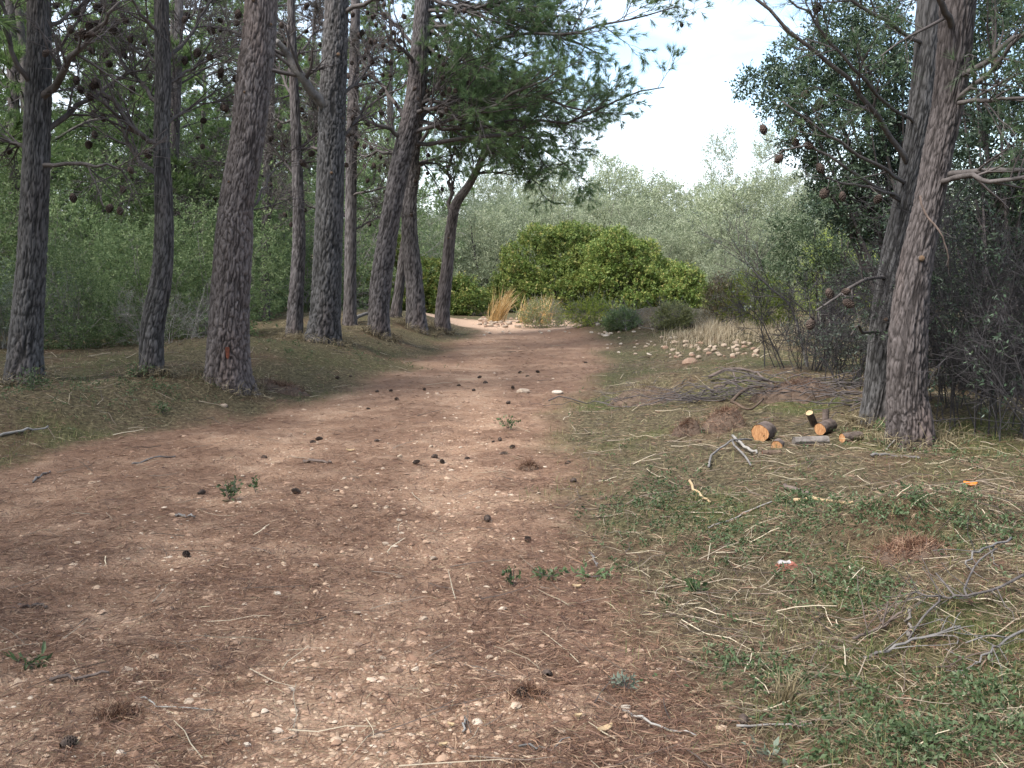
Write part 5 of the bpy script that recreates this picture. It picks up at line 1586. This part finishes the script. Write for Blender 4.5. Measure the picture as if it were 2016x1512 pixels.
# sticks and cut branches
def stick(pts, w0, w1, mat, label, group='sticks on the ground', lift=0.0, forks=(), name='stick', n=10, twigs=0):
    P = [on_ground(x, y) + np.array([0, 0, w0 / FOC * 4 + (h[0] if h else lift)]) for x, y, *h in pts]
    base = P[0].copy()
    base[2] = float(height(base[0], base[1]))
    c = catmull(P, n)
    r = np.linspace(w0, w1, n) / FOC * base[1] / 2
    c[:, 2] = np.maximum(c[:, 2], height(c[:, 0], c[:, 1]) + r * 0.7)
    c[1:-1] += RS.normal(0, 0.006, (n - 2, 3))
    v, f = tubes(c - base, r, 7, True)
    me = mesh_from(name, v, f, M[mat], None, True)
    if forks or twigs:
        root = thing(name, base, label, 'branch', group)
        link('stem', me, root)
        for fp, f0, f1 in forks:
            Q = [on_ground(x, y) + np.array([0, 0, f0 / FOC * 4 + (h[0] if h else lift)]) for x, y, *h in fp]
            d = catmull(Q, 8)
            k = np.argmin(np.linalg.norm(c - d[0], axis=1))
            d[0] = c[k]
            v, f = tubes(d - base, np.linspace(f0, f1, 8) / FOC * base[1] / 2, 6, True)
            link('fork', mesh_from('fork', v, f, M[mat], None, True), root)
        if twigs:
            a, ar = spawn(c[None], r[None], twigs, 0.2, 1.0, 0.3, 0.7, 0.1, 5, RS, 0.1, 0.5, 0, 0.0015)
            v, f = tubes(a - base, ar, 4)
            o = link('twigs', mesh_from('twigs', v, f, M[mat], None, True), root)
            o['kind'] = 'stuff'
        return root
    o = link(name, me, None, base)
    return tag(o, label, 'stick', group)
K = 'log_bark'
stick([(98, 1346), (150, 1340), (215, 1333)], 9, 5, K, 'dark bark-covered stick at the lower left of the path')
stick([(38, 1196), (70, 1198), (92, 1200)], 8, 6, K, 'short dark stick near the left edge above the fallen sprig')
stick([(598, 911), (625, 912), (652, 914)], 7, 4, K, 'short dark stick on the path left of the scattered cones')
stick([(278, 1378), (330, 1398), (420, 1402)], 4, 2, 'twig_pale', 'thin pale curved twig in the lower left of the path')
stick([(1022, 1475), (1075, 1478), (1125, 1462)], 5, 3, 'limb_grey', 'grey crooked twig at the bottom middle of the path')
stick([(912, 1445), (914, 1430), (916, 1425)], 5, 4, 'twig_pale', 'stub of pale twig left of the yellow wood chip')
stick([(1225, 1405), (1290, 1432), (1370, 1455)], 6, 4, 'twig_pale', 'straight pale green-brown stick in the foreground right of the yellow chip')
stick([(1450, 1436), (1530, 1432), (1600, 1430)], 6, 4, 'twig_pale', 'straight brown stick along the foreground edge of the right verge')
stick([(1358, 962, 0.04), (1375, 982, 0.02), (1400, 992)], 6, 4, 'wood_chip', 'pale peeled stick leaning on the grass of the right verge')
stick([(1562, 990), (1615, 990), (1680, 994)], 8, 6, 'wood_chip', 'long pale split stick lying among the clippings on the right verge')
stick([(1545, 962), (1570, 972), (1590, 978)], 10, 8, K, 'thick dark broken stick beside the long pale split stick', name='stick')
stick([(1395, 1042), (1460, 1018), (1520, 990)], 4, 3, 'twig_pale', 'long thin twig slanting through the clippings')
stick([(1715, 900), (1760, 900), (1810, 905)], 6, 4, 'limb_grey', 'grey stick in front of the foot of the double pine')
stick([(0, 860), (50, 850), (95, 842)], 6, 4, 'twig_pale', 'pale stick on the left verge near the left edge')
stick([(65, 952), (80, 938), (98, 930)], 5, 3, 'limb_grey', 'small grey curved twig at the left edge of the path')
stick([(1160, 1092), (1170, 1108), (1175, 1120)], 5, 4, 'limb_grey', 'grey twig at the right path edge above the fallen sprig')
stick([(260, 915), (300, 905), (345, 900)], 4, 3, 'limb_grey', 'thin grey twig on the left side of the path in mid-distance')
stick([(345, 1017), (365, 1020), (385, 1022)], 6, 4, 'limb_grey', 'short grey stick left of the small green plant on the path')
stick([(2016, 1160, 0.05), (1940, 1192, 0.05), (1870, 1203, 0.04), (1795, 1196, 0.05)], 6, 4, 'limb', 'forked cut branch lying on the right verge, thickest of the brushwood', 'cut branches on the right verge', 0.03,
      [([(1855, 1203, 0.04), (1820, 1230, 0.03), (1788, 1268, 0.01)], 5, 4), ([(1890, 1200, 0.04), (1920, 1150, 0.08), (1960, 1128, 0.1)], 5, 3), ([(1880, 1200, 0.04), (1860, 1185, 0.06), (1840, 1170, 0.08)], 5, 3)], 'cut_branch', 14, 16)
stick([(1680, 1268), (1720, 1252, 0.01), (1775, 1232, 0.04)], 7, 5, K, 'dark forked twig left of the thick forked branch', 'cut branches on the right verge', 0.01, [([(1735, 1248, 0.02), (1742, 1236, 0.05), (1746, 1228, 0.08)], 5, 4)], 'cut_branch', 10, 10)
stick([(1700, 1302), (1790, 1275, 0.01), (1890, 1250, 0.02)], 7, 5, 'limb_grey', 'long pale branch lying below the thick forked branch', 'cut branches on the right verge', 0.0, [([(1830, 1265, 0.02), (1882, 1262, 0.01), (1884, 1272)], 4, 3)], 'cut_branch', 12, 6)
stick([(1788, 1262), (1788, 1245, 0.0), (1790, 1238, 0.06)], 9, 8, 'log_grey', 'stub of broken branch standing upright among the brushwood', 'cut branches on the right verge', 0.0)
stick([(2016, 1262, 0.03), (1960, 1290, 0.02), (1920, 1315, 0.01)], 6, 4, 'limb_grey', 'thin branch slanting out of the frame at the right edge', 'cut branches on the right verge', 0.01, [([(1990, 1275, 0.02), (1950, 1270, 0.03), (1900, 1280, 0.02)], 4, 3)], 'cut_branch', 10, 10)
stick([(1990, 1075, 0.03), (1930, 1105, 0.04), (1900, 1125, 0.02)], 5, 3, 'limb_grey', 'fine grey branch above the thick forked branch at the right edge', 'cut branches on the right verge', 0.02, [], 'cut_branch', 10, 9)
stick([(1395, 755, 0.05), (1440, 749, 0.12), (1490, 757, 0.1), (1520, 770, 0.05)], 7, 4, K, 'dark arched branch sticking out left of the brush pile', 'sticks on the ground', 0.05, [([(1440, 749, 0.12), (1448, 762, 0.06), (1450, 768, 0.02)], 4, 3)], 'cut_branch')
stick([(1405, 775, 0.04), (1450, 765, 0.06), (1510, 760, 0.04)], 6, 4, K, 'second dark branch below the arched one left of the brush pile', 'sticks on the ground', 0.04)
stick([(1440, 812, 0.08), (1465, 797, 0.12), (1500, 791, 0.14)], 8, 6, 'clod', 'reddish curved root rising from the brown clump', 'sticks on the ground', 0.05, [([(1445, 812, 0.08), (1475, 818, 0.04), (1502, 806, 0.08)], 6, 4)], 'root')
stick([(1395, 928), (1408, 900, 0.03), (1440, 885, 0.05), (1480, 874, 0.02)], 5, 4, 'limb_grey', 'grey bent branch below the big sawn log', 'sticks on the ground', 0.02, [([(1440, 886, 0.04), (1465, 905, 0.02), (1478, 925)], 5, 4)], 'cut_branch')
stick([(1442, 866, 0.02), (1470, 890, 0.02), (1490, 902)], 6, 5, 'twig_pale', 'pale straight stick crossing in front of the big sawn log', 'sticks on the ground', 0.02)
stick([(320, 640), (345, 622, 0.1), (378, 603, 0.2)], 8, 6, 'limb_grey', 'pale fallen branch in the undergrowth right of the crooked pine', 'fallen branches in the undergrowth', 0.05)
stick([(322, 655), (345, 645, 0.06), (372, 632, 0.12)], 6, 5, 'limb_grey', 'lower pale fallen branch right of the crooked pine', 'fallen branches in the undergrowth', 0.04)
stick([(690, 640), (715, 632, 0.1), (745, 628, 0.14)], 8, 6, 'limb_grey', 'grey fallen branch behind the tall pine with sawn stubs', 'fallen branches in the undergrowth', 0.05)
stick([(1745, 888, 0.0), (1790, 868, 0.10), (1805, 860, 0.12)], 3, 2, 'twig_pale', 'thin bare twig across the foot of the front pine trunk', 'sticks on the ground', 0.02)

# logs
def log(px, py, rpx, d, length, label, mat='log_bark', face='wood_cut', lift=0.0, zdir=0.0, seed=0):
    g = on_ground(px, py + rpx)
    r = rpx / FOC * g[1]
    d = unit(np.array([d[0], d[1], zdir], float))
    c0 = g + np.array([0, 0, r * 0.92 + lift])
    root = thing('cut_log', g, label, 'log', 'sawn logs by the double pine')
    rng = np.random.default_rng(900 + seed)
    m, sd = 12, 28
    th = np.arange(sd) / sd * 2 * math.pi
    a = unit(np.cross(d, np.array([0, 0, 1.0])))
    b = np.cross(a, d)
    t = np.linspace(0, length, m)
    out = 1 + 0.05 * np.cos(2 * th + seed) + 0.03 * np.cos(3 * th)
    R = r * (out[None] + (0.22 if mat == 'log_grey' else 0.10) * (fbm(np.cos(th)[None] * 4 + t[:, None] * 9, np.sin(th)[None] * 4 + seed, 4, 3) - 0.5) * 2)
    v = c0 + d * t[:, None, None] + (a * np.cos(th)[:, None] + b * np.sin(th)[:, None])[None] * R[..., None]
    idx = np.arange(m * sd).reshape(m, sd)
    nx = np.roll(idx, -1, 1)
    q = np.stack([idx[:-1], nx[:-1], nx[1:], idx[1:]], -1).reshape(-1, 4)
    link('bark', mesh_from('bark', v.reshape(-1, 3) - g, q, M[mat], None, True), root)
    for e, s in ((0, -1), (m - 1, 1)):
        rr = np.linspace(0, 1, 9)
        w = c0 + d * (t[e] - s * 0.004) + (a * np.cos(th)[:, None] + b * np.sin(th)[:, None])[None] * (rr[:, None] * R[e][None] * 0.985)[..., None] + d * (0.0035 * np.sin(rr * 25))[:, None, None] * 0.5
        link('cut_face', mesh_from('cut_face', w.reshape(-1, 3) - g, np.stack([np.arange(9 * sd).reshape(9, sd)[:-1], np.roll(np.arange(9 * sd).reshape(9, sd), -1, 1)[:-1], np.roll(np.arange(9 * sd).reshape(9, sd), -1, 1)[1:], np.arange(9 * sd).reshape(9, sd)[1:]], -1).reshape(-1, 4), M[face], None, True), root)
log(1495, 851, 18, (0.55, 0.8), 0.17, 'largest sawn log with orange cut face, left of the log heap', seed=1)
log(1613, 849, 12, (0.6, 0.8), 0.26, 'sawn log with round orange face on top of the log heap', seed=2, lift=0.02)
log(1657, 862, 9, (0.85, 0.5), 0.20, 'thin sawn log with orange face at the right of the heap', seed=3)
log(1528, 870, 12, (0.4, 0.9), 0.10, 'half-hidden sawn log face low in the grass right of the largest log', seed=4, lift=-0.03)
log(1562, 868, 9, (0.97, 0.12), 0.26, 'weathered grey log lying crosswise in front of the heap', 'log_grey', 'log_grey', seed=5)
log(1592, 836, 7, (0.35, 0.4), 0.16, 'short cut branch with pale end leaning up on the log heap', seed=6, lift=0.10, zdir=-0.55, face='wood_chip')
log(1624, 838, 6, (0.05, 0.1), 0.13, 'dark upright stump of branch standing behind the log heap', seed=7, lift=0.0, zdir=1.0, face='clod')
log(1500, 891, 5, (0.98, 0.1), 0.13, 'reddish strip of bark lying below the largest log', 'clod', 'wound', seed=8)

# clumps of matted needles and roots
def clump(px, py, w, h, label, seed, mat='litter', body='clod', n=900, name='needle_clump'):
    g = on_ground(px, py)
    s = g[1] / FOC
    rng = np.random.default_rng(seed)
    W, Hh = w * s / 2, h * s
    root = thing(name, g, label, 'clump', 'matted clumps on the verge')
    m, k = 20, 9
    th = np.arange(m) / m * 2 * math.pi
    rr = np.linspace(1, 0.02, k)
    A, B = np.meshgrid(th, rr)
    bump = 1 + 0.5 * (fbm(np.cos(A) * 3 + seed, np.sin(A) * 3 + B * 4, seed, 3) - 0.5)
    x, y = np.cos(A) * B * W * bump, np.sin(A) * B * W * 0.7 * bump
    z = Hh * (1 - B ** 2) ** 0.6 * (0.5 + fbm(np.cos(A) * 2 * B + seed, np.sin(A) * 2 * B, seed + 3, 3)) + (height(g[0] + x, g[1] + y) - g[2]) - 0.012
    idx = np.arange(k * m).reshape(k, m)
    nx = np.roll(idx, -1, 1)
    q = np.stack([idx[:-1], nx[:-1], nx[1:], idx[1:]], -1).reshape(-1, 4)
    link('core', mesh_from('core', np.stack([x, y, z], -1).reshape(-1, 3), q, M[body], None, True), root)
    i = rng.integers(0, x.size, n)
    base = np.stack([x.ravel()[i], y.ravel()[i], z.ravel()[i]], 1) + rng.normal(0, 0.008, (n, 3))
    d = unit(rng.normal(size=(n, 3)) + np.array([0, 0, 0.2]))
    sd = unit(np.cross(d, rng.normal(size=(n, 3)))) * 0.0016
    L = rng.uniform(0.03, 0.09, (n, 1)) * (0.6 + W * 2)
    v = np.stack([base - sd, base + sd, base + d * L], 1).reshape(-1, 3)
    o = link('strands', mesh_from('strands', v, np.arange(n * 3).reshape(-1, 3), M[mat], {'rnd': np.repeat(rng.uniform(0, 1, n), 3)}), root)
    o['kind'] = 'stuff'
clump(1350, 858, 60, 26, 'brown matted needle clump left of the log heap', 951)
clump(1425, 842, 90, 34, 'larger brown clump of roots and needles behind the first one', 952, n=1500)
clump(1040, 924, 46, 14, 'flat brown needle clump at the right edge of the path', 953)
clump(1270, 785, 150, 24, 'dark heap of clods and leaves at the right side of the path', 954, 'straw', 'clod', 1600)
clump(1790, 1092, 170, 22, 'wide brown litter heap on the right verge around the rough stone', 955, 'litter', 'clod', 2200)
clump(1040, 1365, 90, 10, 'dark needle drift in the lower middle of the path', 956)
clump(230, 1410, 120, 10, 'dark needle drift in the lower left of the path', 957)
clump(555, 768, 110, 10, 'dark needle-covered clods beside the thick reddish pine', 958, n=1600)
clump(1565, 782, 170, 34, 'dark heap under the brush pile', 959, 'litter', 'clod', 1200)

# brush piles of dark sticks
rb = np.random.default_rng(33)
def brush(px, py, wx, wy, hz, k, label):
    g = on_ground(px, py)
    root = thing('brush_pile', g, label, 'brush pile', 'heaps of dead brushwood by the double pine')
    for i in range(k):
        c = np.array([rb.normal(0, wx), rb.normal(0, wy), 0.0])
        a = rb.normal(0, 0.6) + (math.pi if rb.uniform() < 0.5 else 0)
        L = rb.uniform(0.2, 0.75)
        p0 = c + np.array([0, 0, rb.uniform(0.01, hz)])
        p1 = p0 + np.array([math.cos(a) * L, math.sin(a) * L * 0.7, rb.uniform(-0.06, 0.12)])
        cc = curve(p0, p1, rb.uniform(-0.02, 0.05), 7, rb, 0.10)
        zg = height(g[0] + cc[:, 0], g[1] + cc[:, 1]) - g[2]
        cc[:, 2] = np.maximum(cc[:, 2] + zg * 0.5, zg + 0.004)
        v, f = tubes(cc, np.linspace(1, 0.4, 7) * rb.uniform(0.0025, 0.008), 5, True)
        link('branch', mesh_from('branch', v, f, M['twig'], None, True), root)
brush(1565, 782, 0.34, 0.2, 0.16, 80, 'dark pile of dead branches behind the log heap')
brush(1400, 790, 0.28, 0.14, 0.08, 44, 'lower dark brushwood left of the main pile of dead branches')
brush(1270, 790, 0.30, 0.12, 0.05, 30, 'thin scatter of dark sticks over the clods beside the path')
brush(1690, 800, 0.20, 0.15, 0.10, 36, 'small heap of dead sticks against the rear pine trunk')

# small living plants and sprigs
def sprig(px, py, label, seed, n=10, size=0.12, mat='leaf_clip', lying=False, per=7, name='leafy_sprig', leaf=(0.03, 0.016)):
    g = on_ground(px, py)
    rng = np.random.default_rng(seed)
    root = thing(name, g, label, 'plant', 'small green plants and sprigs')
    a = rng.uniform(0, 2 * math.pi, n)
    el = rng.uniform(0.05, 0.3, n) if lying else rng.uniform(0.4, 1.3, n)
    d = np.stack([np.cos(a) * np.cos(el), np.sin(a) * np.cos(el), np.sin(el)], 1)
    L = size * rng.uniform(0.5, 1.1, n)
    t = np.linspace(0, 1, 5)
    P = d[:, None] * (L[:, None] * t)[..., None] + np.array([0, 0, 0.006])
    v, f = tubes(P, np.full((n, 5), 0.0012), 4)
    link('stems', mesh_from('stems', v, f, M['twig'], None, True), root)['kind'] = 'stuff'
    v, f, r = leaves(P[:, 1], d, per, leaf[0], leaf[1], size * 0.7, rng, 0, 0.8)
    link('leaves', mesh_from('leaves', v, f, M[mat], {'rnd': r}), root)['kind'] = 'stuff'
sprig(452, 985, 'small green plant growing in the left-hand wheel track', 961, 14, 0.13)
sprig(503, 972, 'tiny green shoot just right of the small plant on the path', 962, 4, 0.10)
sprig(46, 1312, 'fallen dark green sprig near the left edge of the foreground', 963, 6, 0.10, lying=True, leaf=(0.05, 0.014))
sprig(1082, 1137, 'fallen green leafy sprig at the right edge of the path', 964, 8, 0.09, lying=True, leaf=(0.035, 0.018))
sprig(1165, 1138, 'fallen green leaves right of the leafy sprig at the path edge', 965, 6, 0.10, lying=True, leaf=(0.04, 0.018))
sprig(1375, 1172, 'cluster of broad dark green leaves on the right verge', 966, 5, 0.07, leaf=(0.045, 0.025))
sprig(1010, 1155, 'small green shoot left of the leafy sprig at the path edge', 967, 5, 0.08)
sprig(1235, 1360, 'grey-green seedling at the right path edge in the foreground', 968, 10, 0.07, 'leaf_grey', leaf=(0.025, 0.008))
sprig(1515, 1500, 'pair of pale green leaves at the bottom edge of the right verge', 969, 4, 0.08, 'leaf_grey', True, leaf=(0.045, 0.018))
sprig(65, 768, 'bright green weed at the foot of the leftmost dark pine', 970, 26, 0.22)
sprig(275, 745, 'green weed at the foot of the crooked pine', 971, 20, 0.18)
sprig(320, 815, 'low green weed on the left verge below the crooked pine', 972, 12, 0.12)
sprig(1740, 860, 'green weed at the foot of the rear pine trunk', 973, 20, 0.16)
sprig(1000, 845, 'green weed at the right edge of the path in mid-distance', 974, 14, 0.14)

# litter: wood chips, peel, crumpled packet
def chip(px, py, w, label, mat='wood_chip', name='wood_chip', cat='wood chip', rot=0.6, bend=0.25, thick=0.006, asp=0.28):
    g = on_ground(px, py)
    L = w / FOC * g[1]
    n = 9
    t = np.linspace(-0.5, 0.5, n)
    wd = L * asp * (1 - (2 * np.abs(t)) ** 2.2) ** 0.6 * 0.5 + L * 0.02
    z = 0.01 + L * bend * (t * 2) ** 2 * 0.5
    top = np.stack([np.stack([t * L, wd, z + thick], 1), np.stack([t * L, -wd, z + thick * 0.6], 1)], 1)
    bot = top - np.array([0, 0, thick])
    v = np.stack([top[:, 0], top[:, 1], bot[:, 1], bot[:, 0]], 1).reshape(-1, 3)
    idx = np.arange(n * 4).reshape(n, 4)
    nx = np.roll(idx, -1, 1)
    q = np.stack([idx[:-1], nx[:-1], nx[1:], idx[1:]], -1).reshape(-1, 4)
    o = link(name, mesh_from(name, v, [q, idx[:1], idx[-1:, ::-1]], M[mat], None, False), None, g)
    o.rotation_euler = (0.1, 0.05, rot)
    return tag(o, label, cat, 'scraps on the ground')
chip(1190, 1441, 42, 'yellow split wood chip at the bottom of the path', rot=0.7)
chip(1910, 956, 26, 'bright orange curved scrap on the grass at the right', 'orange', 'orange_scrap', 'scrap', -0.3, 0.16, 0.008, 0.42)
chip(1138, 1414, 16, 'small yellow chip left of the split wood chip', rot=0.2)
chip(888, 1432, 16, 'small orange chip in the lower middle of the path', rot=-0.4)
chip(872, 1472, 18, 'buff chip near the bottom edge of the path', rot=0.3)
chip(445, 990, 14, 'buff chip below the small green plant', 'straw', rot=0.3)
chip(690, 889, 18, 'yellowish chip on the path left of the scattered cones', rot=0.1)
chip(1135, 1158, 18, 'yellow chip below the fallen leaves at the path edge', rot=0.0)
g = on_ground(1548, 1122)
root = thing('crumpled_packet', g, 'crumpled red and white packet lying on the right verge', 'packet')
rc = np.random.default_rng(55)
def crumple(sx, sy, sz, mat, name, off):
    n, m = 8, 12
    ph, th = np.meshgrid(np.linspace(0, math.pi, n), np.arange(m) / m * 2 * math.pi, indexing='ij')
    c = lambda x: np.sign(np.cos(x)) * np.abs(np.cos(x)) ** 0.5
    s = lambda x: np.sign(np.sin(x)) * np.abs(np.sin(x)) ** 0.5
    v = np.stack([s(ph) * c(th) * sx, s(ph) * s(th) * sy, c(ph) * sz], -1).reshape(-1, 3)
    v += rc.normal(0, 0.0035, v.shape) + np.array(off)
    v[:m], v[-m:] = v[:m].mean(0), v[-m:].mean(0)
    idx = np.arange(n * m).reshape(n, m)
    nx = np.roll(idx, -1, 1)
    link(name, mesh_from(name, v, np.stack([idx[:-1], idx[1:], nx[1:], nx[:-1]], -1).reshape(-1, 4), M[mat]), root)
crumple(0.045, 0.028, 0.016, 'red_tin', 'body', (0, 0, 0.02))
crumple(0.030, 0.020, 0.007, 'white_paper', 'white_band', (-0.008, 0.002, 0.036))

# needles and dry grass gathered round the feet of the trunks
rl = np.random.default_rng(71)
parts_ = []
for t in (t1, t2, t3, t4, t5, t6, t7, t8, tr, ts):
    r = t.R[0] * 1.15
    n = 700
    a = rl.uniform(0, 2 * math.pi, n)
    q = r * (0.95 + np.abs(rl.normal(0, 0.55, n)))
    x, y = t.base[0] + np.cos(a) * q, t.base[1] + np.sin(a) * q
    parts_.append(lying_strands(x, y, 0.13, 0.003, rl, 0.09 , 0.4))
    a = rl.uniform(0, 2 * math.pi, 260)
    q = r * (1.0 + np.abs(rl.normal(0, 0.35, 260)))
    v, f, rr = blades(t.base[0] + np.cos(a) * q, t.base[1] + np.sin(a) * q, 0.12 * np.ones(260), 0.004, rl, 0.7)
    parts_.append((v, f, rr))
v, f, r = join(parts_)
stuff('trunk_foot_litter', v, f, r, 'straw', 'dry needles and grass gathered round the feet of the pines', 'litter')
